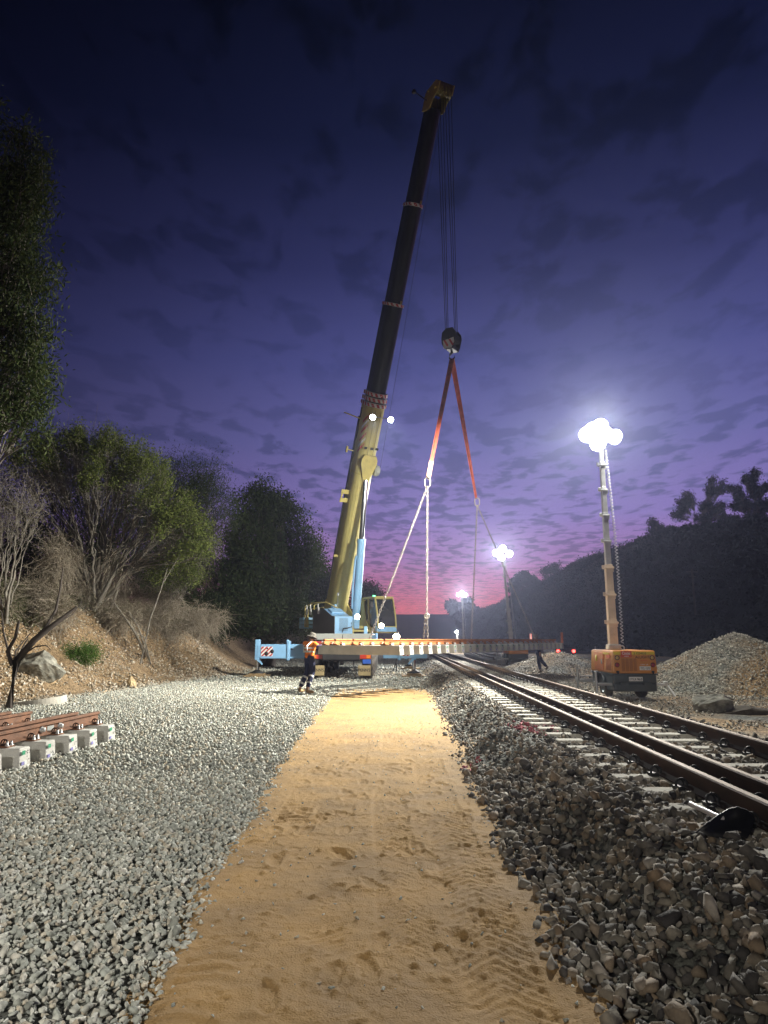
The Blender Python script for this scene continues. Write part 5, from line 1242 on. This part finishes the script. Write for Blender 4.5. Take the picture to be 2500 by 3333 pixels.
# big green wattle
T = np.concatenate([blobs(520, [B(210, 1450, 28.8, 1.20), B(300, 1440, 29.4, 1.32), B(390, 1480, 28.8, 1.32), B(470, 1540, 28.8, 1.32), B(540, 1640, 28.3, 1.32), B(600, 1720, 28.2, 1.20), B(640, 1800, 28.2, 0.90), B(120, 1500, 29.4, 1.44), B(330, 1560, 28.2, 1.08)], .4, -.5)])
b0 = onb(300, 4.6)
tree('wattle_tree', tuple(b0), T, 'broad wattle with a green lit crown over fans of bare stems', 'tree', bark, leaf_g, 13, 90, .12, .30, .12, .10, 34, .15, extra=1500, lmask=lambda T: rng.random(len(T)) < .75, rt=.006, up=.6)
T = blobs(300, [B(590, 1700, 29.4, 1.08), B(650, 1760, 29.4, 0.84), B(560, 1850, 29.4, 1.08), B(640, 1870, 29.3, 0.60)], .3)
tree('wattle_tree', tuple(onb(560, 4.2)), T, 'smaller green wattle at the right end of the broad wattle', 'tree', bark, leaf_g, 6, 40, .07, .3, .15, .07, 18, .2, extra=700)
# backing wood, dark trees
tree('casuarina_tree', tuple(onb(620, 6)), blobs(420, [B(560, 1570, 36, 1.9), B(640, 1560, 36, 1.8), B(700, 1640, 36, 1.5), B(520, 1680, 36, 2.2), B(620, 1750, 40, 2), B(560, 1900, 42, 2.6), B(660, 1900, 44, 2.6)]), 'fine twigged drooping dark tree behind the green wattles', 'tree', bark_d, leaf_d, 8, 60, .16, .4, .2, .14, 46, .38, droop=1.2, extra=1400, aspect=.2)
tree('casuarina_tree', tuple(onb(300, 8)), blobs(620, [B(200, 1500, 38, 2.2), B(350, 1560, 34, 2.4), B(450, 1700, 34, 2.4), B(250, 1750, 33, 2.6), B(80, 1600, 36, 2.8), B(60, 1800, 36, 2.6), B(350, 1850, 38, 3), B(200, 1900, 38, 3), B(450, 1900, 40, 3), B(0, 1850, 36, 2.8), B(-60, 1700, 36, 2.8), B(40, 1950, 36, 2.4)]), 'shadowed tree filling the gap behind the broad wattle', 'tree', bark_d, leaf_d, 8, 60, .16, .4, .2, .12, 40, .5, droop=.6)
tree('dark_tree', tuple(on(880, 2050, 42)), blobs(700, [B(835, 1650, 42, 1.5), B(815, 1740, 42, 1.7), B(880, 1610, 42, 1.2), B(915, 1690, 42, 1.6), B(970, 1775, 42, 1.5), B(945, 1850, 42, 1.2), B(860, 1830, 42, 2.0), B(800, 1860, 42, 1.7), B(900, 1930, 42, 1.8), B(995, 1815, 42, 1.1), B(770, 1960, 41, 1.8), B(850, 1990, 41, 1.8), B(940, 2000, 42, 1.5), B(700, 2000, 41, 1.8)], .55, -1), 'big rounded dark tree behind the crane counterweight', 'tree', bark_d, leaf_d, 8, 80, .22, .4, .2, .17, 44, .30)
tree('dark_tree', tuple(on(1010, 2070, 74)), blobs(300, [B(960, 1920, 74, 3.0), B(1030, 1900, 76, 2.4), B(1060, 1950, 76, 2.2), B(1000, 1990, 74, 3.2), B(930, 2000, 72, 3)]), 'low far dark tree just left of the boom foot', 'tree', bark_d, leaf_d, 6, 40, .3, .4, .2, .3, 50, .7)
tree('dark_tree', tuple(on(1200, 2070, 95)), blobs(160, [B(1195, 1935, 95, 1.9), B(1215, 1945, 95, 1.6), B(1180, 1960, 95, 1.8), B(1200, 2000, 95, 2.6)]), 'distant dark tree showing behind the crane cab roof', 'tree', bark_d, leaf_d, 5, 20, .2, .4, .2, .3, 30, .5)
# weeping grey scrub and undergrowth
def scrub(px, d, w, h, label, leafm=leaf_b, n=150, lp=8, droop=.6, ext=700, ls=.05):
    b = onb(px, d); k = b.y/24; c = (b.x, b.y, b.z+h*.55*k)
    T = np.concatenate([shell(int(n*.2)+4, (c[0]+rng.normal()*w*k*.55, c[1]+rng.normal()*w*k*.4, c[2]+rng.normal()*h*k*.22), (w*k*.55, w*k*.5, h*k*rng.uniform(.18, .42)), -.8, .25) for _ in range(4)])
    return tree('shrub', tuple(b), T, label, 'shrub', twig, leafm, 7, 30, .035, .35, .25, ls, lp, .18, droop=droop, extra=int(ext*.45), rt=.0075, group='scrub along the left bank')
scr = [(105, 4.6, 1.2, 1.5, 'grey dry scrub above the boulder on the left bank'), (215, 4.0, 1.0, 2.6, 'tall pale brown scrub in front of the broad wattle'), (325, 4.2, 1.1, 1.7, 'tangled grey scrub at the wattle foot'), (420, 4.0, 1.1, 1.6, 'brown scrub left of the slanting dead stem'), (520, 3.8, 1.0, 1.7, 'grey feathery scrub beneath the smaller wattle'),
       (600, 3.4, 1.0, 1.5, 'dusty scrub on the bank top midway to the crane'), (770, 3.8, 1.1, 2.9, 'tall weeping pale scrub before the dark tree'), (690, 3.6, 1.1, 2.0, 'dim scrub between wattle and dark tree'), (850, 3.0, 1.0, 1.3, 'low scrub left of the crane behind the outrigger'), (930, 3.0, 1.2, 1.7, 'scrub in shadow directly behind the counterweight'),
       (15, 4.2, 1.1, 1.5, 'dark weedy scrub at the far left edge'), (300, 7, 1.6, 2.2, 'olive scrub high on the bank behind the pale scrub'), (140, 7, 1.5, 2.2, 'olive scrub between the eucalyptus and the wattle'), (450, 6.5, 1.5, 2.3, 'olive scrub deep below the wattle crown'), (590, 6, 1.5, 2.3, 'olive scrub in the dark under the smaller wattle'), (380, 9, 2, 3, 'olive scrub filling the shade behind the wattle stems'), (165, 3.6, .8, .9, 'low brown scrub hanging over the bank edge near the boulder'), (372, 3.1, .8, .9, 'short grey scrub drooping over the clay edge'), (470, 3.2, .9, 1.0, 'matted brown scrub on the lip of the bank'), (560, 2.9, .8, 1.0, 'short tangled scrub nearest the outrigger end of the bank'), (645, 2.8, .9, 1.2, 'grey brush on the slope just before the crane')]
for i, a in enumerate(scr):
    lm = leaf_o if 'olive' in a[4] or 'dark' in a[4][:5] else leaf_b
    scrub(*a, leafm=lm, ext=1100 if lm is leaf_b else 500, lp=14 if lm is leaf_o else 8)
o = scrub(268, 2.2, .42, .45, 'bright green weedy clump on the bare bank', leafm=grass_m, n=120, lp=22, ext=100, ls=.05)
# bare leaning tree at the left and slanting stems
def bare(name, pts, r, label, cat='tree', m=bark_d, tw=()):
    mb = MB(); root = empty(name, tuple(pts[0][0]), label, cat)
    for p, (ra, rb) in zip(pts, r): mb.path(p, ra, 8, rb)
    mb.build('trunk', m, root); return root
Yb = 16.8
q = lambda px, py, dy=0: at(px, py, Yb+dy)
b = on(38, 2190, Yb); b.z -= .1
bare('bare_tree', [[b, q(55, 2150), q(110, 2085), q(160, 2045), q(205, 2010, .2), q(250, 1975, .3)], [q(40, 2165), q(25, 2120, -.1), q(50, 2075, -.1), q(62, 2020)], [q(110, 2085), q(150, 2040), q(182, 1985, .3), q(195, 1920, .4), q(205, 1850, .5)], [q(60, 2140), q(75, 2105, .2), q(92, 2078, .3)], [q(75, 2130), q(115, 2105, -.2), q(150, 2100, -.3), q(165, 2115, -.3)], [q(30, 2130), q(12, 2060, .2), q(5, 1990, .3)], [q(50, 2160), q(50, 2120, .3), q(100, 2060, .4)], [q(160, 2045), q(235, 2000, .3), q(262, 1965, .5)]],
     [(.11, .03), (.055, .03), (.045, .015), (.03, .015), (.02, .008), (.03, .012), (.03, .012), (.02, .006)], 'dark leafless tree leaning right over the boulder on the left bank')
Yb = 27.5; b = on(462, 2075, Yb)
bare('dead_stem', [[b, q(490, 2010), q(520, 1930), q(545, 1850)], [q(505, 1975), q(530, 1900, .3), q(590, 1800, .3)]], [(.035, .015), (.02, .01)], 'thin slanting dead stem rising from the bank middle', 'tree', bark)
Yb = 29; b = on(375, 1960, Yb)
bare('dead_stem', [[on(350, 1985, Yb), q(390, 1900), q(420, 1850), q(460, 1770)], [q(400, 1880), q(440, 1850), q(480, 1830)]], [(.06, .025), (.03, .012)], 'pale forked stem under the broad wattle', 'tree', bark)
Yb = 27
bare('fallen_branch', [[onb(480, 2.0)+VZ*.1, q(440, 2060), q(400, 2000), q(370, 1960)], [onb(490, 1.9)+VZ*.1, q(450, 2040), q(420, 1990)], [onb(497, 1.7)+VZ*.05, q(470, 2075), q(425, 2045)]], [(.06, .02), (.04, .02), (.03, .01)], 'fallen grey branch sliding down the bank', 'branch', bark)
# undergrowth cover on the bank top
n = 26000; gx = rng.uniform(-30, -6.8, n*2); gy = rng.uniform(13, 60, n*2); dd = toe(gy)-gx; k = (dd > 3.2+1.2*fbm(gx, gy, 2.5, 2, 6)) & (dd < 14); gx = gx[k]; gy = gy[k]
P = np.stack([gx, gy, height(gx, gy)+rng.uniform(0, .35, len(gx))], -1)
o = leaves(P, .10, leaf_o, 'undergrowth', None, 4, 1, .18, .25); tag(o, 'low dry undergrowth on top of the left bank', 'undergrowth', kind='stuff')
# ------------------------------------------------------------------ hills
def hill_mesh(name, ridge, foot, m, nx_=160, ny_=24, amp=.014, back=1.6):
    rp = [at(px, py, Y) for px, py, Y in ridge]; fp = [Vector(f) for f in foot]
    def samp(L, t):
        x = t*(len(L)-1); i = min(int(x), len(L)-2); return L[i].lerp(L[i+1], x-i)
    V = []
    for j in range(ny_+8):
        for i in range(nx_+1):
            t = i/nx_; a = samp(fp, t); b = samp(rp, t)
            if j <= ny_: s_ = j/ny_; p = a.lerp(b, s_); p.z = a.z+(b.z-a.z)*(math.sin(s_*math.pi/2)**1.25)
            else: s_ = (j-ny_)/8; p = b+(b-a)*s_*back; p.z = b.z*(1-s_)
            V.append(p)
    V = np.array([v[:] for v in V]); sc = np.abs(V[:, 1])*amp; V[:, 2] += fbm(V[:, 0], V[:, 1], 14, 4, 61)*sc*.5*np.clip(V[:, 2]/3, 0, 1)
    W = nx_+1; idx = np.arange(len(V)).reshape(-1, W); Fc = np.stack([idx[:-1, :-1], idx[:-1, 1:], idx[1:, 1:], idx[1:, :-1]], -1).reshape(-1, 4)
    me = np_mesh(name, V, Fc, m, smooth=True); tag(link(name, me), kind='structure'); return V.reshape(-1, W, 3)
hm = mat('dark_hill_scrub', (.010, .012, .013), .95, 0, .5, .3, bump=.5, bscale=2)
RID = [(1490, 2012, 420), (1600, 1982, 340), (1700, 1925, 280), (1767, 1900, 250), (1860, 1857, 225), (1950, 1822, 200), (2110, 1772, 165), (2300, 1734, 140), (2500, 1716, 120), (2750, 1680, 100), (3300, 1600, 75)]
FT = [(38, 330, 0), (36, 240, 0), (34, 180, 0), (32, 150, 0), (30, 125, 0), (28, 105, 0), (26, 85, 0), (26, 68, 0), (27, 56, 0), (30, 46, 0), (40, 30, 0)]
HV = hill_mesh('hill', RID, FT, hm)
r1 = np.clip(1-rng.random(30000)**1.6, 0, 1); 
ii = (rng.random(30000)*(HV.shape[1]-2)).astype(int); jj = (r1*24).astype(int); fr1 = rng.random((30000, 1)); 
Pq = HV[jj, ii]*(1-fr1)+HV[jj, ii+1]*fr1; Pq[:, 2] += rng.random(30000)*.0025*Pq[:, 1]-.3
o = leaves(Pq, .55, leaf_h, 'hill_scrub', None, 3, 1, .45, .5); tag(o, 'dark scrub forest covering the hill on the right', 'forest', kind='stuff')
def ridge_px(px): return np.interp(px, [r[0] for r in RID], [r[1] for r in RID]), np.interp(px, [r[0] for r in RID], [r[2] for r in RID])
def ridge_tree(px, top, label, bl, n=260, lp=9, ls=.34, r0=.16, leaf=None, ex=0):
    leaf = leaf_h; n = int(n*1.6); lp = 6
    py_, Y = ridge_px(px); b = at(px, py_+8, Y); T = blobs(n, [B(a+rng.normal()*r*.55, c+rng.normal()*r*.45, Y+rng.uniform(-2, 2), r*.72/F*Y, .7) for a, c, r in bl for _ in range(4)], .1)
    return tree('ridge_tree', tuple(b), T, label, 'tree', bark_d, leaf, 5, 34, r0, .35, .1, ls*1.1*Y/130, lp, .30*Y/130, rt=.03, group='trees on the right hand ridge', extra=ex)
ridge_tree(2150, 1700, 'small tree leftmost in the big ridge clump', [(2140, 1700, 18), (2155, 1720, 20), (2130, 1735, 16), (2165, 1745, 16)], 120)
ridge_tree(2280, 1570, 'wide spreading tree with a hollow crown on the ridge', [(2215, 1650, 24), (2245, 1625, 26), (2200, 1675, 18), (2290, 1640, 28), (2310, 1600, 22), (2320, 1570, 20), (2345, 1590, 16), (2340, 1670, 24), (2300, 1690, 20), (2350, 1650, 16), (2270, 1680, 16)], 420)
ridge_tree(2445, 1530, 'tallest airy tree on the ridge near the right edge', [(2440, 1550, 22), (2460, 1535, 14), (2400, 1600, 24), (2470, 1600, 26), (2430, 1640, 26), (2395, 1645, 16), (2480, 1650, 24), (2450, 1680, 20), (2495, 1590, 18)], 460)
ridge_tree(2200, 1740, 'low bushy tree under the spreading ridge tree', [(2190, 1735, 18), (2215, 1730, 16), (2240, 1725, 14)], 120)
ridge_tree(2380, 1690, 'low tree between the two tall ridge trees', [(2375, 1690, 16), (2395, 1695, 14)], 90)
ridge_tree(2540, 1600, 'tree on the ridge cut off by the right edge', [(2530, 1600, 30), (2560, 1640, 40), (2505, 1650, 16)], 200)
ridge_tree(1700, 1880, 'rounded dark tree where the hill drops behind the second tower', [(1695, 1885, 20), (1715, 1880, 16), (1680, 1900, 18), (1740, 1890, 12)], 200, 20, .7)
ridge_tree(1790, 1850, 'bare twiggy tree on the falling ridge', [(1775, 1860, 14), (1795, 1850, 16), (1812, 1860, 12)], 80, 1, .3)
ridge_tree(1500, 1990, 'small tree in front of the dusk glow beside the far tower', [(1478, 1975, 16), (1500, 1985, 14), (1522, 1970, 12), (1490, 1998, 14), (1550, 1995, 12), (1535, 1985, 10)], 160, 16, 1.1)
ridge_tree(2005, 1790, 'little tree breaking the ridge line mid slope', [(2000, 1795, 10), (2015, 1798, 10)], 60)
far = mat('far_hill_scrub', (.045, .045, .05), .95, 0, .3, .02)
hill_mesh('far_hill', [(-400, 1990, 640), (900, 2000, 640), (1150, 2001, 620), (1300, 2003, 600), (1420, 2002, 600), (1560, 2006, 600), (1900, 2000, 600)], [(-800, 400, 0), (-300, 400, 0), (-40, 400, 0), (10, 400, 0), (60, 400, 0), (130, 400, 0), (300, 400, 0)], far, 200, 12, .006, .4)
# ------------------------------------------------------------------ world
w = bpy.data.worlds.new('World'); scn.world = w; w.use_nodes = True; nt = w.node_tree; N = nt.nodes; L = nt.links; bg = N['Background']
tc = N.new('ShaderNodeTexCoord'); sp = N.new('ShaderNodeSeparateXYZ'); L.new(tc.outputs['Generated'], sp.inputs[0])
def MA(op, a, b=None, c=None):
    n = N.new('ShaderNodeMath'); n.operation = op
    for i, s in enumerate((a, b, c)):
        if s is None: continue
        if isinstance(s, (int, float)): n.inputs[i].default_value = s
        else: L.new(s, n.inputs[i])
    return n.outputs[0]
el = MA('ARCSINE', sp.outputs['Z']); eln = MA('DIVIDE', MA('MAXIMUM', el, 0), R(48))
cr = N.new('ShaderNodeValToRGB'); L.new(eln, cr.inputs['Fac']); E = cr.color_ramp.elements
SKY = [(0, (.80, .15, .17)), (.05, (.82, .17, .22)), (.085, (.62, .18, .34)), (.13, (.38, .19, .46)), (.20, (.24, .175, .48)), (.32, (.135, .130, .37)), (.45, (.068, .074, .25)), (.60, (.026, .030, .115)), (.78, (.006, .009, .040)), (1, (.0015, .0025, .012))]
while len(E) < len(SKY): E.new(.5)
for e, (p, c) in zip(E, SKY): e.position = p; e.color = (*c, 1)
# azimuth: brightest towards +Y slightly right, darker to the left
az = MA('ARCTAN2', sp.outputs['X'], sp.outputs['Y'])
mr = N.new('ShaderNodeMapRange'); mr.inputs['From Min'].default_value = -.62; mr.inputs['From Max'].default_value = .10; mr.inputs['To Min'].default_value = .26; mr.inputs['To Max'].default_value = 1.0; mr.interpolation_type = 'SMOOTHSTEP'; L.new(az, mr.inputs['Value'])
dm = N.new('ShaderNodeMapRange'); dm.inputs['From Min'].default_value = 1.0; dm.inputs['From Max'].default_value = 2.6; dm.inputs['To Min'].default_value = 1; dm.inputs['To Max'].default_value = .25; L.new(MA('ABSOLUTE', az), dm.inputs['Value'])
# clouds on a plane overhead
zz = MA('ADD', MA('MAXIMUM', sp.outputs['Z'], 0), .02); cxn = MA('DIVIDE', sp.outputs['X'], zz); cyn = MA('DIVIDE', sp.outputs['Y'], zz)
cb = N.new('ShaderNodeCombineXYZ'); L.new(MA('MULTIPLY', cxn, 1.0), cb.inputs[0]); L.new(MA('MULTIPLY', cyn, .62), cb.inputs[1])
n1 = N.new('ShaderNodeTexNoise'); n1.inputs['Scale'].default_value = 6.4; n1.inputs['Detail'].default_value = 5; n1.inputs['Roughness'].default_value = .55; n1.inputs['Distortion'].default_value = .25; L.new(cb.outputs[0], n1.inputs['Vector'])
n2 = N.new('ShaderNodeTexNoise'); n2.inputs['Scale'].default_value = .55; n2.inputs['Detail'].default_value = 3; L.new(cb.outputs[0], n2.inputs['Vector'])
s1 = N.new('ShaderNodeMapRange'); s1.inputs['From Min'].default_value = .46; s1.inputs['From Max'].default_value = .60; s1.interpolation_type = 'SMOOTHSTEP'; L.new(MA('ADD', n1.outputs['Fac'], MA('MULTIPLY', MA('SUBTRACT', n2.outputs['Fac'], .5), .35)), s1.inputs['Value'])
ce = N.new('ShaderNodeValToRGB'); L.new(eln, ce.inputs['Fac']); E = ce.color_ramp.elements
for e, (p, v) in zip([E[0], E[1], E.new(.1), E.new(.34), E.new(.46)], [(0, .15), (1, .18), (.09, .72), (.27, .60), (.42, .20)]): e.position = p; e.color = (v, v, v, 1)
cf = MA('MULTIPLY', s1.outputs['Result'], ce.outputs['Color'])
cm_ = N.new('ShaderNodeMix'); cm_.data_type = 'RGBA'; L.new(cf, cm_.inputs['Factor']); L.new(cr.outputs['Color'], cm_.inputs['A'])
ck = N.new('ShaderNodeMix'); ck.data_type = 'RGBA'; ck.blend_type = 'MULTIPLY'; ck.inputs['Factor'].default_value = 1; L.new(cr.outputs['Color'], ck.inputs['A']); ck.inputs['B'].default_value = (.22, .34, .36, 1); L.new(ck.outputs['Result'], cm_.inputs['B'])
# dusk Nishita sky added underneath
ns = N.new('ShaderNodeTexSky'); ns.sky_type = 'NISHITA'; ns.sun_disc = False; ns.sun_elevation = R(-4); ns.sun_rotation = R(6)
ad = N.new('ShaderNodeMix'); ad.data_type = 'RGBA'; ad.blend_type = 'ADD'; ad.inputs['Factor'].default_value = .05; L.new(cm_.outputs['Result'], ad.inputs['A']); L.new(ns.outputs['Color'], ad.inputs['B'])
L.new(ad.outputs['Result'], bg.inputs['Color']); L.new(MA('MULTIPLY', mr.outputs['Result'], dm.outputs['Result']), bg.inputs['Strength'])
# ------------------------------------------------------------------ lamps
def spot(name, p, aim, W, col, deg, blend=.4, size=.12):
    d = bpy.data.lights.new(name, 'SPOT'); d.energy = W; d.color = col; d.spot_size = R(deg); d.spot_blend = blend; d.shadow_soft_size = size
    o = bpy.data.objects.new(name, d); COL.objects.link(o); o.location = p; o.rotation_euler = (Vector(aim)-Vector(p)).to_track_quat('-Z', 'Y').to_euler(); return o
def point(name, p, W, col, size=.15):
    d = bpy.data.lights.new(name, 'POINT'); d.energy = W; d.color = col; d.shadow_soft_size = size; o = bpy.data.objects.new(name, d); COL.objects.link(o); o.location = p; return o
CW = (1.0, .97, .86)
A = tA+Vector((-.05, -.45, .12))
spot('tower_floodlight', A+Vector((-.4, 0, 0)), (-5.2, 17, 0), 15500, CW, 106, 1)
spot('tower_floodlight', A+Vector((0, 0, .2)), (-2.0, 7, 0), 9500, CW, 108, 1)
spot('tower_floodlight', A+Vector((.3, 0, -.1)), (3.2, 11, 0), 500, CW, 110, .8)
spot('tower_floodlight', A+Vector((.4, 0, .1)), (12, 21, 0), 2000, CW, 120, .9)
spot('tower_floodlight', A+Vector((-.3, .1, .3)), (-1.6, 33, 5.0), 15000, CW, 56, .9)
spot('tower_floodlight', tA+Vector((-.3, .2, .3)), (-10.5, 27, 2.5), 15000, CW, 90, 1)
Bp = tB+Vector((-.1, -.45, .15))
spot('tower_floodlight', Bp, (2, 28, 0), 9500, (1, .98, .93), 130, .8)
spot('tower_floodlight', Bp+Vector((0, 0, .1)), (-4, 38, 4), 7000, (1, .98, .93), 120, .8)
Cp = tC+Vector((0, -.45, .15)); spot('tower_floodlight', Cp, (4, 60, 0), 16000, (1, .98, .95), 140, .8)
point('far_floodlight', tD+Vector((0, -.5, .1)), 3000, (1, .98, .95))
for c in BL: spot('boom_lamp_beam', c+AIM*.06, (0, 24, 0), 2300, (.92, 1, .95), 80, .6, .08)
for p, a in WL: spot('work_lamp_beam', p+a*.05, p+a*3, 500, (1, .70, .42), 120, .7, .08)
spot('rear_tower_floodlight', (-2.8, -4.2, 3.4), (-.9, 2.4, 0), 1150, (1, .94, .82), 48, 1, .10)
spot('rear_tower_floodlight', (-2.7, -4.2, 3.7), (6.6, 19, .9), 3200, (1, .95, .86), 22, 1, .10)
spot('rear_tower_floodlight', (-2.9, -4.2, 3.7), (-4.6, 8.0, 0), 2500, (1, .96, .90), 62, 1, .10)
# air
def haze():
    m = bpy.data.materials.new('haze_air'); m.use_nodes = True; nt = m.node_tree; nt.nodes.clear()
    o = nt.nodes.new('ShaderNodeOutputMaterial'); v = nt.nodes.new('ShaderNodeVolumePrincipled'); v.inputs['Density'].default_value = .00055; v.inputs['Color'].default_value = (.66, .72, 1, 1); v.inputs['Anisotropy'].default_value = .78
    nt.links.new(v.outputs[0], o.inputs['Volume'])
    mb = MB(); mb.box((0, 350, 24), (1100, 830, 54)); ob = mb.build('haze', m); tag(ob, kind='stuff'); ob['label'] = 'thin night haze in the air'; return ob
haze()
# ------------------------------------------------------------------ render settings
scn.view_settings.view_transform = 'Standard'; scn.view_settings.look = 'None'; scn.view_settings.exposure = 0; scn.view_settings.gamma = 1
scn.cycles.use_denoising = True
try: scn.cycles.denoiser = 'OPENIMAGEDENOISE'
except Exception: pass
scn.cycles.max_bounces = 6; scn.cycles.diffuse_bounces = 2; scn.cycles.glossy_bounces = 2; scn.cycles.transmission_bounces = 3; scn.cycles.transparent_max_bounces = 8; scn.cycles.volume_bounces = 0
scn.cycles.sample_clamp_indirect = 4; scn.cycles.volume_step_rate = 1
